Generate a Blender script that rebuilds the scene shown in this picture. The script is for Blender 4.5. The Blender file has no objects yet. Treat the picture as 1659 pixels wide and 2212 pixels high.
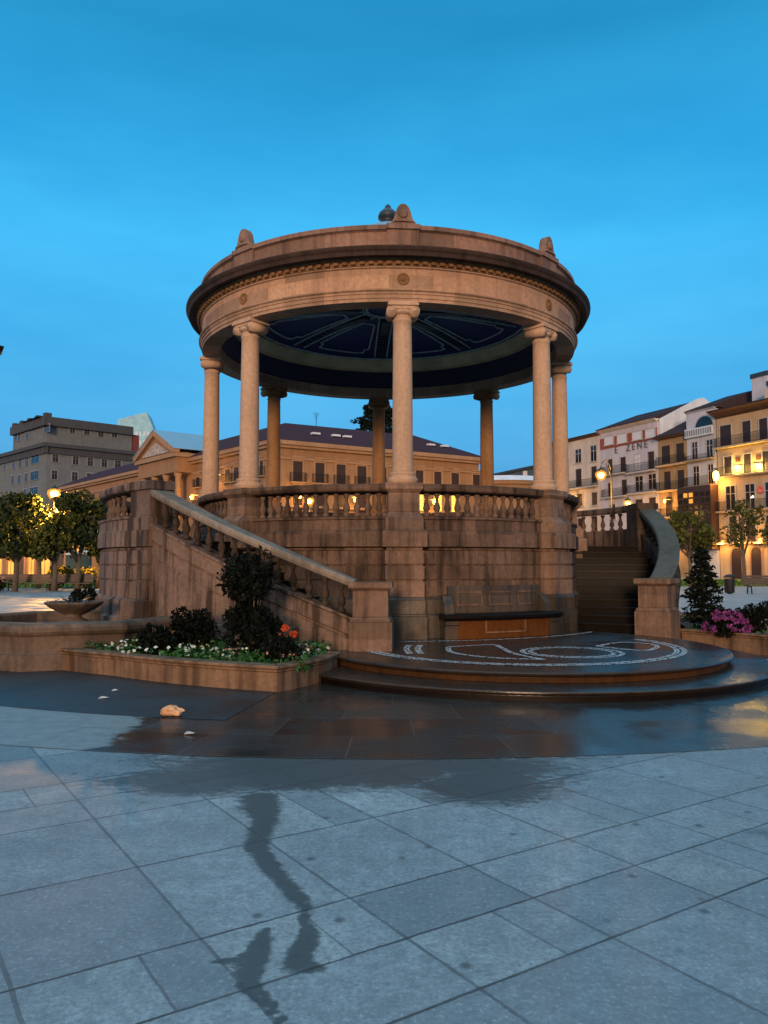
import bpy, bmesh, math, random
import numpy as np
from mathutils import Vector, Matrix
R = math.radians
rng = random.Random(7)
nrng = np.random.default_rng(11)
scene = bpy.context.scene
COL = scene.collection

# ------------------------------------------------------------------ camera
PITCH, FPX, EYE = 0.0661, 1694.6, 1.6            # FPX: focal length for a 1659 x 2212 frame
cd = bpy.data.cameras.new('camera')
cam = bpy.data.objects.new('camera', cd); COL.objects.link(cam)
cam.location = (0, 0, EYE); cam.rotation_euler = (math.pi/2 + PITCH, 0, 0)
cd.sensor_fit = 'VERTICAL'; cd.sensor_height = 24.0; cd.lens = 24.0*FPX/2212
cd.clip_start = 0.1; cd.clip_end = 3000
scene.camera = cam

# ------------------------------------------------------------------ sky and sun
SUN_EL, SUN_AZ = 8.0, 188.0                      # low warm glow behind the photographer (azimuth from +Y, clockwise)
w = bpy.data.worlds.new("World"); scene.world = w; w.use_nodes = True
nt = w.node_tree; N = nt.nodes; LK = nt.links
N.clear()
out = N.new('ShaderNodeOutputWorld')
sky = N.new('ShaderNodeTexSky'); sky.sky_type = 'NISHITA'; sky.sun_disc = False
sky.sun_elevation = R(2.0); sky.sun_rotation = R(SUN_AZ); sky.altitude = 450
bgs = N.new('ShaderNodeBackground'); bgs.inputs['Strength'].default_value = 0.05
LK.new(sky.outputs[0], bgs.inputs['Color'])
tc = N.new('ShaderNodeTexCoord'); sep = N.new('ShaderNodeSeparateXYZ'); LK.new(tc.outputs['Generated'], sep.inputs[0])
def ramp(stops, fac, tree=None, interp='LINEAR'):
    t = tree or nt
    r = t.nodes.new('ShaderNodeValToRGB'); r.color_ramp.interpolation = interp
    e = r.color_ramp.elements
    while len(e) > 1: e.remove(e[0])
    e[0].position = stops[0][0]; e[0].color = (*stops[0][1], 1)
    for p, c in stops[1:]:
        k = e.new(p); k.color = (*c, 1)
    t.links.new(fac, r.inputs[0]); return r
front = ramp([(0.0, (.075, .275, .56)), (.06, (.080, .325, .64)), (.15, (.076, .41, .78)), (.27, (.066, .47, .88)),
              (.38, (.048, .475, .91)), (.47, (.028, .38, .77)), (.57, (.014, .265, .56)), (.66, (.02, .28, .58)), (.78, (.36, .76, .98)), (1, (.60, 1.02, 1.22))], sep.outputs['Z'])
back = ramp([(0, (.48, .29, .20)), (.2, (.50, .33, .26)), (.45, (.46, .44, .46)), (.8, (.40, .72, .92)), (1, (.60, 1.02, 1.22))], sep.outputs['Z'])
mr = N.new('ShaderNodeMapRange'); mr.interpolation_type = 'SMOOTHSTEP'
mr.inputs['From Min'].default_value = .05; mr.inputs['From Max'].default_value = -.65
LK.new(sep.outputs['Y'], mr.inputs['Value'])
mp = N.new('ShaderNodeMapping'); mp.inputs['Scale'].default_value = (1.6, 1.6, 5.5); LK.new(tc.outputs['Generated'], mp.inputs[0])
cn = N.new('ShaderNodeTexNoise'); cn.inputs['Scale'].default_value = 1.3; cn.inputs['Detail'].default_value = 5; cn.inputs['Roughness'].default_value = .55
LK.new(mp.outputs[0], cn.inputs['Vector'])
cr = ramp([(.33, (.82, .90, .93)), (.64, (1.30, 1.09, 1.04))], cn.outputs['Fac'])
mul = N.new('ShaderNodeMix'); mul.data_type = 'RGBA'; mul.blend_type = 'MULTIPLY'; mul.inputs[0].default_value = 1
LK.new(front.outputs[0], mul.inputs[6]); LK.new(cr.outputs[0], mul.inputs[7])
mx = N.new('ShaderNodeMix'); mx.data_type = 'RGBA'; LK.new(mr.outputs[0], mx.inputs[0])
LK.new(mul.outputs[2], mx.inputs[6]); LK.new(back.outputs[0], mx.inputs[7])
bgg = N.new('ShaderNodeBackground'); bgg.inputs['Strength'].default_value = 1.0
LK.new(mx.outputs[2], bgg.inputs['Color'])
# the Nishita daylight is almost gone at this hour: a trace of it, the rest is the blue-hour gradient
mixs = N.new('ShaderNodeMixShader'); mixs.inputs[0].default_value = 0.94
LK.new(bgs.outputs[0], mixs.inputs[1]); LK.new(bgg.outputs[0], mixs.inputs[2]); LK.new(mixs.outputs[0], out.inputs['Surface'])

sl = bpy.data.lights.new('sun', 'SUN'); sl.energy = 2.5; sl.angle = R(10); sl.color = (1.0, .63, .38)
so = bpy.data.objects.new('sun', sl); COL.objects.link(so)
dv = Vector((math.sin(R(SUN_AZ))*math.cos(R(SUN_EL)), math.cos(R(SUN_AZ))*math.cos(R(SUN_EL)), math.sin(R(SUN_EL))))
so.rotation_euler = dv.to_track_quat('Z', 'Y').to_euler(); so.location = (0, -20, 30)

scene.view_settings.view_transform = 'Standard'; scene.view_settings.look = 'None'
scene.view_settings.exposure = 0.14; scene.view_settings.gamma = 1.0; scene.view_settings.use_curve_mapping = False
scene.cycles.max_bounces = 6; scene.cycles.diffuse_bounces = 3; scene.cycles.glossy_bounces = 3
scene.cycles.sample_clamp_indirect = 3.0; scene.cycles.caustics_reflective = False; scene.cycles.caustics_refractive = False
scene.cycles.use_denoising = True

# ------------------------------------------------------------------ materials
def newmat(name):
    m = bpy.data.materials.new(name); m.use_nodes = True
    t = m.node_tree; b = t.nodes['Principled BSDF']; return m, t, b
def node(t, kind, **kw):
    n = t.nodes.new(kind)
    for k, v in kw.items(): setattr(n, k, v)
    return n
def mathn(t, op, a, b=None, c=None):
    n = t.nodes.new('ShaderNodeMath'); n.operation = op
    for i, x in enumerate((a, b, c)):
        if x is None: continue
        if isinstance(x, (int, float)): n.inputs[i].default_value = x
        else: t.links.new(x, n.inputs[i])
    return n.outputs[0]
def mixc(t, fac, a, b, blend='MIX'):
    n = t.nodes.new('ShaderNodeMix'); n.data_type = 'RGBA'; n.blend_type = blend
    for i, x in ((0, fac), (6, a), (7, b)):
        if isinstance(x, (int, float)): n.inputs[i].default_value = x
        elif isinstance(x, tuple): n.inputs[i].default_value = (*x, 1)
        else: t.links.new(x, n.inputs[i])
    return n.outputs[2]
def noise(t, vec, scale, detail=4, rough=.55, dims='3D'):
    n = t.nodes.new('ShaderNodeTexNoise'); n.noise_dimensions = dims
    n.inputs['Scale'].default_value = scale; n.inputs['Detail'].default_value = detail; n.inputs['Roughness'].default_value = rough
    if vec is not None: t.links.new(vec, n.inputs['Vector'])
    return n.outputs['Fac']
def mrange(t, v, a, b, c=0., d=1.):
    n = t.nodes.new('ShaderNodeMapRange'); t.links.new(v, n.inputs['Value'])
    for k, x in zip(('From Min', 'From Max', 'To Min', 'To Max'), (a, b, c, d)): n.inputs[k].default_value = x
    return n.outputs[0]
def scaled(t, vec, s):
    n = t.nodes.new('ShaderNodeMapping'); n.inputs['Scale'].default_value = s; t.links.new(vec, n.inputs[0]); return n.outputs[0]
def bump(t, b, h, strength=.3, dist=.02):
    n = t.nodes.new('ShaderNodeBump'); n.inputs['Strength'].default_value = strength; n.inputs['Distance'].default_value = dist
    t.links.new(h, n.inputs['Height']); t.links.new(n.outputs[0], b.inputs['Normal'])

KX, KY = 0.0964, 18.755                            # centre of the bandstand
def stone(name, base, stain, amount=.5, block=True, streak=.6, rough=.72, bs=.25, wet=0.0):
    m, t, b = newmat(name)
    g = node(t, 'ShaderNodeNewGeometry'); P = g.outputs['Position']
    s = node(t, 'ShaderNodeSeparateXYZ'); t.links.new(P, s.inputs[0])
    x = mathn(t, 'SUBTRACT', s.outputs[0], KX); y = mathn(t, 'SUBTRACT', s.outputs[1], KY); z = s.outputs[2]
    ang = mathn(t, 'MULTIPLY', mathn(t, 'ARCTAN2', x, mathn(t, 'MULTIPLY', y, -1)), 4.9)
    cv = node(t, 'ShaderNodeCombineXYZ'); t.links.new(ang, cv.inputs[0]); t.links.new(z, cv.inputs[1])
    n1 = noise(t, P, .9, 5, .6); n2 = noise(t, P, 14, 5, .65)
    st = noise(t, scaled(t, P, (3.2, 3.2, .28)), 1.6, 5, .6)
    f = mathn(t, 'ADD', mathn(t, 'MULTIPLY', mrange(t, n1, .38, .66), .55), mathn(t, 'MULTIPLY', mrange(t, st, .46, .66), streak))
    f = mathn(t, 'MULTIPLY', f, amount)
    col = mixc(t, f, base, stain)
    if block:
        row = mathn(t, 'FLOOR', mathn(t, 'DIVIDE', mathn(t, 'SUBTRACT', z, 1.015), .285))
        uu = mathn(t, 'ADD', mathn(t, 'DIVIDE', ang, .93), mathn(t, 'MULTIPLY', row, .5))
        cell = mathn(t, 'FLOOR', uu)
        c2 = node(t, 'ShaderNodeCombineXYZ'); t.links.new(cell, c2.inputs[0]); t.links.new(row, c2.inputs[1])
        wn = node(t, 'ShaderNodeTexWhiteNoise', noise_dimensions='2D'); t.links.new(c2.outputs[0], wn.inputs['Vector'])
        tint = ramp([(0, (.50, .49, .48)), (.35, (.88, .86, .83)), (.7, (1.06, .97, .95)), (1, (1.22, 1.17, 1.10))], wn.outputs['Value'], t)
        col = mixc(t, .75, col, tint.outputs[0], 'MULTIPLY')
        fr = mathn(t, 'ABSOLUTE', mathn(t, 'SUBTRACT', mathn(t, 'FRACT', uu), .5))
        jt = mrange(t, fr, .492, .498)
        col = mixc(t, mathn(t, 'MULTIPLY', jt, .45), col, (stain[0]*.5, stain[1]*.5, stain[2]*.5))
    col = mixc(t, mrange(t, n2, .36, .74, 0, .48), col, (stain[0]*.8, stain[1]*.8, stain[2]*.8))
    t.links.new(col, b.inputs['Base Color'])
    b.inputs['Roughness'].default_value = rough; b.inputs['Specular IOR Level'].default_value = .5 if wet else .12
    if wet: t.links.new(mrange(t, n1, .4, .6, wet, rough), b.inputs['Roughness'])
    h = mathn(t, 'ADD', n2, mathn(t, 'MULTIPLY', noise(t, P, 60, 3), .4))
    bump(t, b, h, bs, .015)
    return m
def plain(name, col, rough=.6, metal=0, var=.25, scale=6, emit=None, es=0, bs=.0, spec=None):
    m, t, b = newmat(name)
    g = node(t, 'ShaderNodeNewGeometry')
    n = noise(t, g.outputs['Position'], scale, 5, .6)
    c = mixc(t, mrange(t, n, .3, .7), tuple(x*(1-var) for x in col), tuple(min(1, x*(1+var)) for x in col))
    t.links.new(c, b.inputs['Base Color']); b.inputs['Roughness'].default_value = rough; b.inputs['Metallic'].default_value = metal
    if spec is not None: b.inputs['Specular IOR Level'].default_value = spec
    if emit: b.inputs['Emission Color'].default_value = (*emit, 1); b.inputs['Emission Strength'].default_value = es
    if bs: bump(t, b, n, bs, .02)
    return m
def plaster(name, col, var=.16, streak=.35):
    m, t, b = newmat(name)
    g = node(t, 'ShaderNodeNewGeometry'); P = g.outputs['Position']
    n = noise(t, P, .5, 6, .65); st = noise(t, scaled(t, P, (1.4, 1.4, .12)), 1.2, 5, .6)
    c = mixc(t, mrange(t, n, .3, .7), tuple(x*(1-var) for x in col), tuple(x*(1+var) for x in col))
    c = mixc(t, mrange(t, st, .5, .72, 0, streak), c, tuple(x*.5 for x in col))
    t.links.new(c, b.inputs['Base Color']); b.inputs['Roughness'].default_value = .85
    return m
def leafmat(name, a, b_, rough=.55):
    m, t, b = newmat(name)
    g = node(t, 'ShaderNodeNewGeometry')
    n = noise(t, g.outputs['Position'], 2.2, 3); r = g.outputs['Random Per Island']
    f = mathn(t, 'ADD', mathn(t, 'MULTIPLY', n, .6), mathn(t, 'MULTIPLY', r, .45))
    t.links.new(mixc(t, mrange(t, f, .25, .85), a, b_), b.inputs['Base Color'])
    b.inputs['Roughness'].default_value = rough; b.inputs['Specular IOR Level'].default_value = .12
    return m
def tiles(name, col, ang):
    m, t, b = newmat(name)
    g = node(t, 'ShaderNodeNewGeometry'); P = g.outputs['Position']
    mpn = node(t, 'ShaderNodeMapping'); mpn.inputs['Rotation'].default_value = (0, 0, -ang); t.links.new(P, mpn.inputs[0])
    wv = node(t, 'ShaderNodeTexWave', wave_type='BANDS', bands_direction='X'); wv.inputs['Scale'].default_value = 1.1
    wv.inputs['Distortion'].default_value = .4; t.links.new(mpn.outputs[0], wv.inputs['Vector'])
    n = noise(t, P, 2.5, 5, .7)
    c = mixc(t, n, tuple(x*.6 for x in col), tuple(x*1.4 for x in col))
    c = mixc(t, mathn(t, 'MULTIPLY', wv.outputs['Fac'], .45), c, tuple(x*.45 for x in col))
    t.links.new(c, b.inputs['Base Color']); b.inputs['Roughness'].default_value = .95; b.inputs['Specular IOR Level'].default_value = .1
    bump(t, b, wv.outputs['Fac'], .5, .08)
    return m

M = {}
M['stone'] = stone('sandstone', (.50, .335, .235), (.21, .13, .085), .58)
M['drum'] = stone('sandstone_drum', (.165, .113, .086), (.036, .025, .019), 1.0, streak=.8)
M['base'] = stone('sandstone_darker', (.085, .060, .042), (.022, .021, .016), 1.0, streak=.8, wet=.35)  # darker stone for plinths, upper floor and bench parts
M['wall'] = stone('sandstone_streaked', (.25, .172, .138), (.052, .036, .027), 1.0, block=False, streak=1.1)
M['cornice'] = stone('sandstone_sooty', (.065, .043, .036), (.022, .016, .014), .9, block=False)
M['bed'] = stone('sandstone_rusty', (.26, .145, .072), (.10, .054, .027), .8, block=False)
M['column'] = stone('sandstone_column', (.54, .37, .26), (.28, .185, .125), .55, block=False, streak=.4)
M['column_rear'] = stone('sandstone_column_rear', (.34, .19, .095), (.15, .075, .03), .8, block=False)  # darker, more orange copy for the three back columns
M['baluster'] = stone('sandstone_baluster', (.19, .13, .10), (.038, .028, .021), 1.0, block=False)
M['baldark'] = stone('sandstone_baluster_dark', (.085, .06, .046), (.02, .015, .012), 1.0, block=False)  # darker copy of the baluster stone, for the stair flights
M['walldark'] = stone('sandstone_shaded', (.11, .075, .055), (.035, .026, .020), 1.0, block=False, streak=1.0)  # shaded copy of the wall stone: right flight's shade put into the colour
M['pil'] = stone('sandstone_pilaster', (.265, .18, .138), (.085, .056, .041), .95, streak=.7)
M['rail'] = stone('handrail_stone', (.30, .255, .215), (.11, .10, .085), .9, block=False, streak=.5)
M['railgrey'] = stone('skylit_handrail_stone', (.105, .115, .105), (.045, .05, .046), .9, block=False, streak=.4)  # grey-blue sky light on the right handrail, put into its colour
M['attic'] = stone('sandstone_attic', (.30, .195, .155), (.10, .066, .052), .8, streak=.7)
M['tread'] = stone('highlit_tread_stone', (.022, .018, .017), (.010, .009, .009), .9, block=False, rough=.4)  # paler than the steps: nosing highlights painted as a tread colour
M['riser'] = stone('wet_riser_stone', (.075, .034, .011), (.028, .014, .007), .9, block=False)
M['navy'] = plain('ceiling_navy', (.003, .007, .040), .7, var=.25, scale=2)
M['amber'] = stone('glow_orange_stone', (.13, .047, .010), (.045, .018, .006), .9, block=False)  # orange glow under the bench seat, put into the stone colour
M['step'] = stone('shaded_step_stone', (.007, .0045, .0035), (.003, .002, .0018), .9, block=False, rough=.5)  # near-black: the stair's deep shade is put into the stone colour
M['planter'] = stone('planter_stone', (.255, .165, .108), (.085, .052, .033), .95, block=False, streak=.9)
M['fount'] = stone('fountain_stone', (.17, .125, .10), (.042, .034, .030), 1.0, block=False, streak=.5)
M['wetstone'] = stone('wet_platform_stone', (.042, .031, .026), (.016, .014, .013), .9, block=False, rough=.36, wet=.18, bs=.2)
M['mosaic'] = plain('mosaic_marble', (.62, .62, .65), .35, var=.45, scale=38)
M['blue'] = plain('ceiling_blue', (.009, .022, .145), .6, var=.2, scale=2)
M['cream'] = plain('ceiling_cream', (.62, .52, .31), .7, var=.25, scale=2)
M['trim'] = plain('ceiling_trim', (.45, .60, .62), .6, var=.3)
M['lead'] = plain('dark_lead', (.035, .045, .06), .5, .3)
M['roofmetal'] = plain('pale_roof_metal', (.22, .38, .50), .4, .2)
M['iron'] = plain('black_iron', (.008, .0075, .008), .6, .2)
M['wood'] = plain('dark_wood', (.045, .032, .034), .55, var=.4, scale=9)
M['bark'] = plain('grey_bark', (.10, .08, .06), .9, var=.4, scale=12, bs=.5)
M['leaf'] = leafmat('plane_leaf_lamplit', (.022, .038, .010), (.115, .115, .024))  # brightened and yellowed: street-lamp light put into the leaf colour
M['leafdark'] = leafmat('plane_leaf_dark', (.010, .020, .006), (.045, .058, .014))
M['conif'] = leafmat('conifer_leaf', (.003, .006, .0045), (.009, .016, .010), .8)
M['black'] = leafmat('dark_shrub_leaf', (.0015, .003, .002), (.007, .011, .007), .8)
M['cover'] = leafmat('bedding_leaf', (.010, .050, .014), (.045, .15, .040))
M['palm'] = leafmat('frond_leaf', (.010, .014, .013), (.035, .045, .04), .35)
M['white_fl'] = leafmat('white_petal', (.38, .46, .40), (.62, .68, .60))
M['pink_fl'] = leafmat('pale_pink_petal', (.36, .16, .15), (.55, .33, .30))
M['red_fl'] = leafmat('orange_red_petal', (.42, .045, .016), (.55, .12, .04))
M['purple_fl'] = leafmat('magenta_petal', (.10, .02, .10), (.28, .07, .25))
M['yellow_fl'] = leafmat('yellow_petal', (.42, .33, .03), (.60, .50, .10))
M['soil'] = plain('soil', (.03, .022, .016), .95, var=.4, scale=20, bs=.6)
M['grass'] = leafmat('grass_blade', (.03, .09, .010), (.08, .17, .02))
M['pane'] = plain('window_glass', (.010, .012, .016), .12, var=.3, scale=.6)
M['shutter'] = plain('dark_shutter', (.026, .012, .010), .6)
M['paleshutter'] = plain('pale_shutter', (.55, .56, .60), .6, var=.12)
M['greyframe'] = plain('grey_window_frame', (.20, .20, .21), .6)
M['whiteframe'] = plain('white_window_frame', (.40, .365, .345), .6)
M['lit'] = plain('lit_window', (.6, .4, .1), .5, emit=(1, .50, .06), es=2.0, var=.4, scale=1.2)
M['litdim'] = plain('lit_arcade', (.5, .28, .06), .5, emit=(1, .36, .03), es=.75, var=.45, scale=.7)
M['lamp'] = plain('lamp_glass', (1, .8, .4), .3, emit=(1, .55, .07), es=2.0)
M['lamphot'] = plain('lamp_bulb', (1, .9, .6), .3, emit=(1, .66, .14), es=4)
def halo_shell():  # halo around the bulb, imitated by an emitting see-through shell
    m = bpy.data.materials.new('lamp_halo_shell'); m.use_nodes = True; t = m.node_tree; t.nodes.remove(t.nodes['Principled BSDF'])
    e = t.nodes.new('ShaderNodeEmission'); e.inputs[0].default_value = (1, .36, .03, 1); e.inputs[1].default_value = 1.5
    tr_ = t.nodes.new('ShaderNodeBsdfTransparent'); x = t.nodes.new('ShaderNodeMixShader'); x.inputs[0].default_value = .42
    t.links.new(tr_.outputs[0], x.inputs[1]); t.links.new(e.outputs[0], x.inputs[2]); t.links.new(x.outputs[0], t.nodes['Material Output'].inputs['Surface']); return m
M['shell'] = halo_shell()
M['palace'] = plaster('ochre_palace_plaster', (.27, .150, .075))
M['palacetrim'] = plaster('palace_trim', (.31, .185, .105))
M['relief'] = plain('pale_relief_stone', (.36, .30, .27), .8, var=.6, scale=2.2, bs=1)
M['tile'] = tiles('plum_roof_tile', (.060, .032, .046), R(31))
M['tile2'] = tiles('dark_roof_tile', (.05, .035, .040), R(-24))
M['slate'] = plain('slate_blue_cladding', (.045, .075, .11), .6, var=.25)
M['grey'] = plaster('grey_office_stone', (.125, .138, .142))
M['greydark'] = plaster('grey_office_band', (.048, .052, .058))
M['redbrick'] = plaster('red_brick_panel', (.17, .035, .028))
M['tower'] = plaster('pale_tower_cladding', (.26, .50, .62), .2)
M['cream_w'] = plaster('cream_house_plaster', (.54, .47, .41))
M['lilac_w'] = plaster('lilac_house_plaster', (.46, .43, .48))
M['brick_w'] = plaster('red_brick_storey', (.26, .065, .045))
M['ochre_w'] = plaster('ochre_house_plaster', (.30, .205, .105))
M['white_w'] = plaster('white_house_plaster', (.44, .45, .52))
M['yellow_w'] = plaster('yellow_house_plaster', (.46, .33, .20))
M['eave'] = plain('brown_eave_wood', (.085, .035, .018), .7, var=.4, scale=8)
M['gable'] = plaster('blue_white_gable', (.55, .62, .72))
M['brown'] = plain('dark_brown_bay', (.045, .020, .014), .6)
M['teal'] = plain('teal_canvas', (.02, .055, .065), .7)
M['whitecan'] = plain('white_canvas', (.60, .68, .70), .7)
M['bag'] = plain('tan_paper', (.62, .36, .20), .7, var=.35, scale=18, bs=.6)
M['paper'] = plain('white_paper', (.38, .40, .42), .7)
M['pinksign'] = plain('pink_enamel', (.62, .13, .12), .5)
M['lettering'] = plain('grey_lettering', (.10, .085, .10), .7)
M['picture'] = plain('dark_picture', (.10, .035, .02), .6)
M['neon'] = plain('white_neon', (.9, .9, .6), .4, emit=(1, .95, .55), es=4)

# water in the basin
def water_mat():
    m, t, b = newmat('basin_water'); g = node(t, 'ShaderNodeNewGeometry')
    b.inputs['Base Color'].default_value = (.05, .05, .045, 1); b.inputs['Roughness'].default_value = .04
    bump(t, b, noise(t, g.outputs['Position'], 9, 3), .06, .01); return m
M['water'] = water_mat()

# granite slabs of the plaza: joints on the plaza's own grid, dry and wet zones
GA = R(33.3)
def paving_mat():
    m, t, b = newmat('granite_paving')
    g = node(t, 'ShaderNodeNewGeometry'); P = g.outputs['Position']
    s = node(t, 'ShaderNodeSeparateXYZ'); t.links.new(P, s.inputs[0])
    X, Y = s.outputs[0], s.outputs[1]
    wob = mathn(t, 'MULTIPLY', mathn(t, 'SUBTRACT', noise(t, P, 5, 3), .5), .012)
    S = mathn(t, 'ADD', mathn(t, 'ADD', mathn(t, 'MULTIPLY', X, math.cos(GA)), mathn(t, 'MULTIPLY', Y, math.sin(GA))), wob)
    T = mathn(t, 'ADD', mathn(t, 'SUBTRACT', mathn(t, 'MULTIPLY', Y, math.cos(GA)), mathn(t, 'MULTIPLY', X, math.sin(GA))), wob)
    tb = mathn(t, 'DIVIDE', mathn(t, 'SUBTRACT', T, 2.85), 2.85)
    tf = mathn(t, 'MULTIPLY', mathn(t, 'FRACT', tb), 2.85); tn = mathn(t, 'FLOOR', tb)
    lines = [0, .48, 1.43, 2.37, 2.85]
    dmin = None; row = mathn(t, 'MULTIPLY', tn, 4)
    for L in lines:
        d = mathn(t, 'ABSOLUTE', mathn(t, 'SUBTRACT', tf, L))
        dmin = d if dmin is None else mathn(t, 'MINIMUM', dmin, d)
        if 0 < L < 2.8: row = mathn(t, 'ADD', row, mathn(t, 'GREATER_THAN', tf, L))
    sb = mathn(t, 'DIVIDE', mathn(t, 'SUBTRACT', S, .51), .74)
    sc = mathn(t, 'FLOOR', sb); sf = mathn(t, 'FRACT', sb)
    ds = mathn(t, 'MULTIPLY', mathn(t, 'MINIMUM', sf, mathn(t, 'SUBTRACT', 1, sf)), .74)
    cv = node(t, 'ShaderNodeCombineXYZ'); t.links.new(sc, cv.inputs[0]); t.links.new(row, cv.inputs[1])
    wn = node(t, 'ShaderNodeTexWhiteNoise', noise_dimensions='2D'); t.links.new(cv.outputs[0], wn.inputs['Vector'])
    rnd = wn.outputs['Value']
    half = mathn(t, 'GREATER_THAN', rnd, .66)
    dh = mathn(t, 'ADD', mathn(t, 'MULTIPLY', mathn(t, 'ABSOLUTE', mathn(t, 'SUBTRACT', sf, .64)), .74), mathn(t, 'MULTIPLY', mathn(t, 'SUBTRACT', 1, half), 9))
    cv2 = node(t, 'ShaderNodeCombineXYZ')
    t.links.new(mathn(t, 'ADD', sc, mathn(t, 'MULTIPLY', mathn(t, 'MULTIPLY', mathn(t, 'GREATER_THAN', sf, .64), half), .37)), cv2.inputs[0]); t.links.new(row, cv2.inputs[1])
    wn2 = node(t, 'ShaderNodeTexWhiteNoise', noise_dimensions='2D'); t.links.new(cv2.outputs[0], wn2.inputs['Vector'])
    jn = noise(t, P, 9, 3)
    w1 = mathn(t, 'ADD', mathn(t, 'MULTIPLY', jn, .011), .002)
    jA = mathn(t, 'LESS_THAN', dmin, w1)
    jB = mathn(t, 'MAXIMUM', mathn(t, 'LESS_THAN', ds, mathn(t, 'MULTIPLY', w1, 1.2)), mathn(t, 'LESS_THAN', dh, mathn(t, 'MULTIPLY', w1, .8)))
    n1 = noise(t, P, .8, 6, .62); n2 = noise(t, P, 3.6, 6, .7); n3 = noise(t, P, 220, 3, .7)
    # dark spots on the slabs
    vo = node(t, 'ShaderNodeTexVoronoi'); vo.inputs['Scale'].default_value = 3.4; t.links.new(scaled(t, P, (1, 1, 0)), vo.inputs['Vector'])
    spot = mrange(t, mathn(t, 'ADD', vo.outputs['Distance'], mathn(t, 'MULTIPLY', noise(t, P, 16, 3), .06)), .15, .08)
    base = ramp([(0, (.19, .23, .27)), (.3, (.335, .39, .435)), (.75, (.41, .47, .515)), (1, (.50, .56, .59))], wn2.outputs['Value'], t).outputs[0]
    base = mixc(t, mrange(t, n2, .35, .7), base, mixc(t, 1.0, base, (.60, .63, .64), 'MULTIPLY'))
    base = mixc(t, mrange(t, n1, .42, .64, 0, .7), base, (.19, .22, .25))
    base = mixc(t, mathn(t, 'MULTIPLY', mrange(t, n3, .35, .65), .5), base, (.17, .175, .18))
    n4 = noise(t, scaled(t, P, (1, 1, 1)), 13, 6, .75)
    base = mixc(t, mathn(t, 'MULTIPLY', mrange(t, n4, .42, .66), .7), base, (.14, .165, .19))
    n5 = noise(t, P, 42, 5, .8)
    base = mixc(t, mrange(t, n5, .50, .66, 0, .75), base, (.12, .14, .16)); base = mixc(t, mrange(t, n5, .44, .34, 0, .5), base, (.56, .62, .66))
    at = node(t, 'ShaderNodeAttribute', attribute_name='wetness')
    wt = mathn(t, 'ADD', at.outputs['Fac'], mathn(t, 'MULTIPLY', mathn(t, 'SUBTRACT', noise(t, scaled(t, P, (1, 2.0, 1)), 9, 6, .8), .5), 1.7))
    wet = mathn(t, 'MULTIPLY', mrange(t, wt, .36, .66), mathn(t, 'GREATER_THAN', at.outputs['Fac'], .05))
    base = mixc(t, mathn(t, 'MULTIPLY', spot, .75), base, (.05, .055, .06))
    base = mixc(t, mathn(t, 'MULTIPLY', wet, .88), base, (.045, .058, .060))
    jd = mrange(t, noise(t, P, 2.3, 4), .3, .7, .7, 1.0)
    base = mixc(t, mathn(t, 'MULTIPLY', jA, mathn(t, 'MULTIPLY', jd, .95)), base, (.03, .033, .036)); base = mixc(t, mathn(t, 'MULTIPLY', jB, mathn(t, 'MULTIPLY', jd, .68)), base, (.05, .055, .06))
    t.links.new(base, b.inputs['Base Color'])
    rd = mrange(t, n1, .35, .65, .50, .74)
    rd = mathn(t, 'ADD', rd, mathn(t, 'MULTIPLY', mathn(t, 'SUBTRACT', wn2.outputs['Value'], .5), .22))
    rr = node(t, 'ShaderNodeMix'); t.links.new(wet, rr.inputs[0]); t.links.new(rd, rr.inputs[2]); rr.inputs[3].default_value = .36
    t.links.new(rr.outputs[0], b.inputs['Roughness'])
    h = mathn(t, 'ADD', mathn(t, 'MULTIPLY', n3, .25), mathn(t, 'MULTIPLY', n2, .5))
    h = mathn(t, 'SUBTRACT', h, mathn(t, 'MULTIPLY', mathn(t, 'MAXIMUM', jA, jB), 1.2))
    bump(t, b, h, .35, .008)
    return m
M['paving'] = paving_mat()
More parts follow.
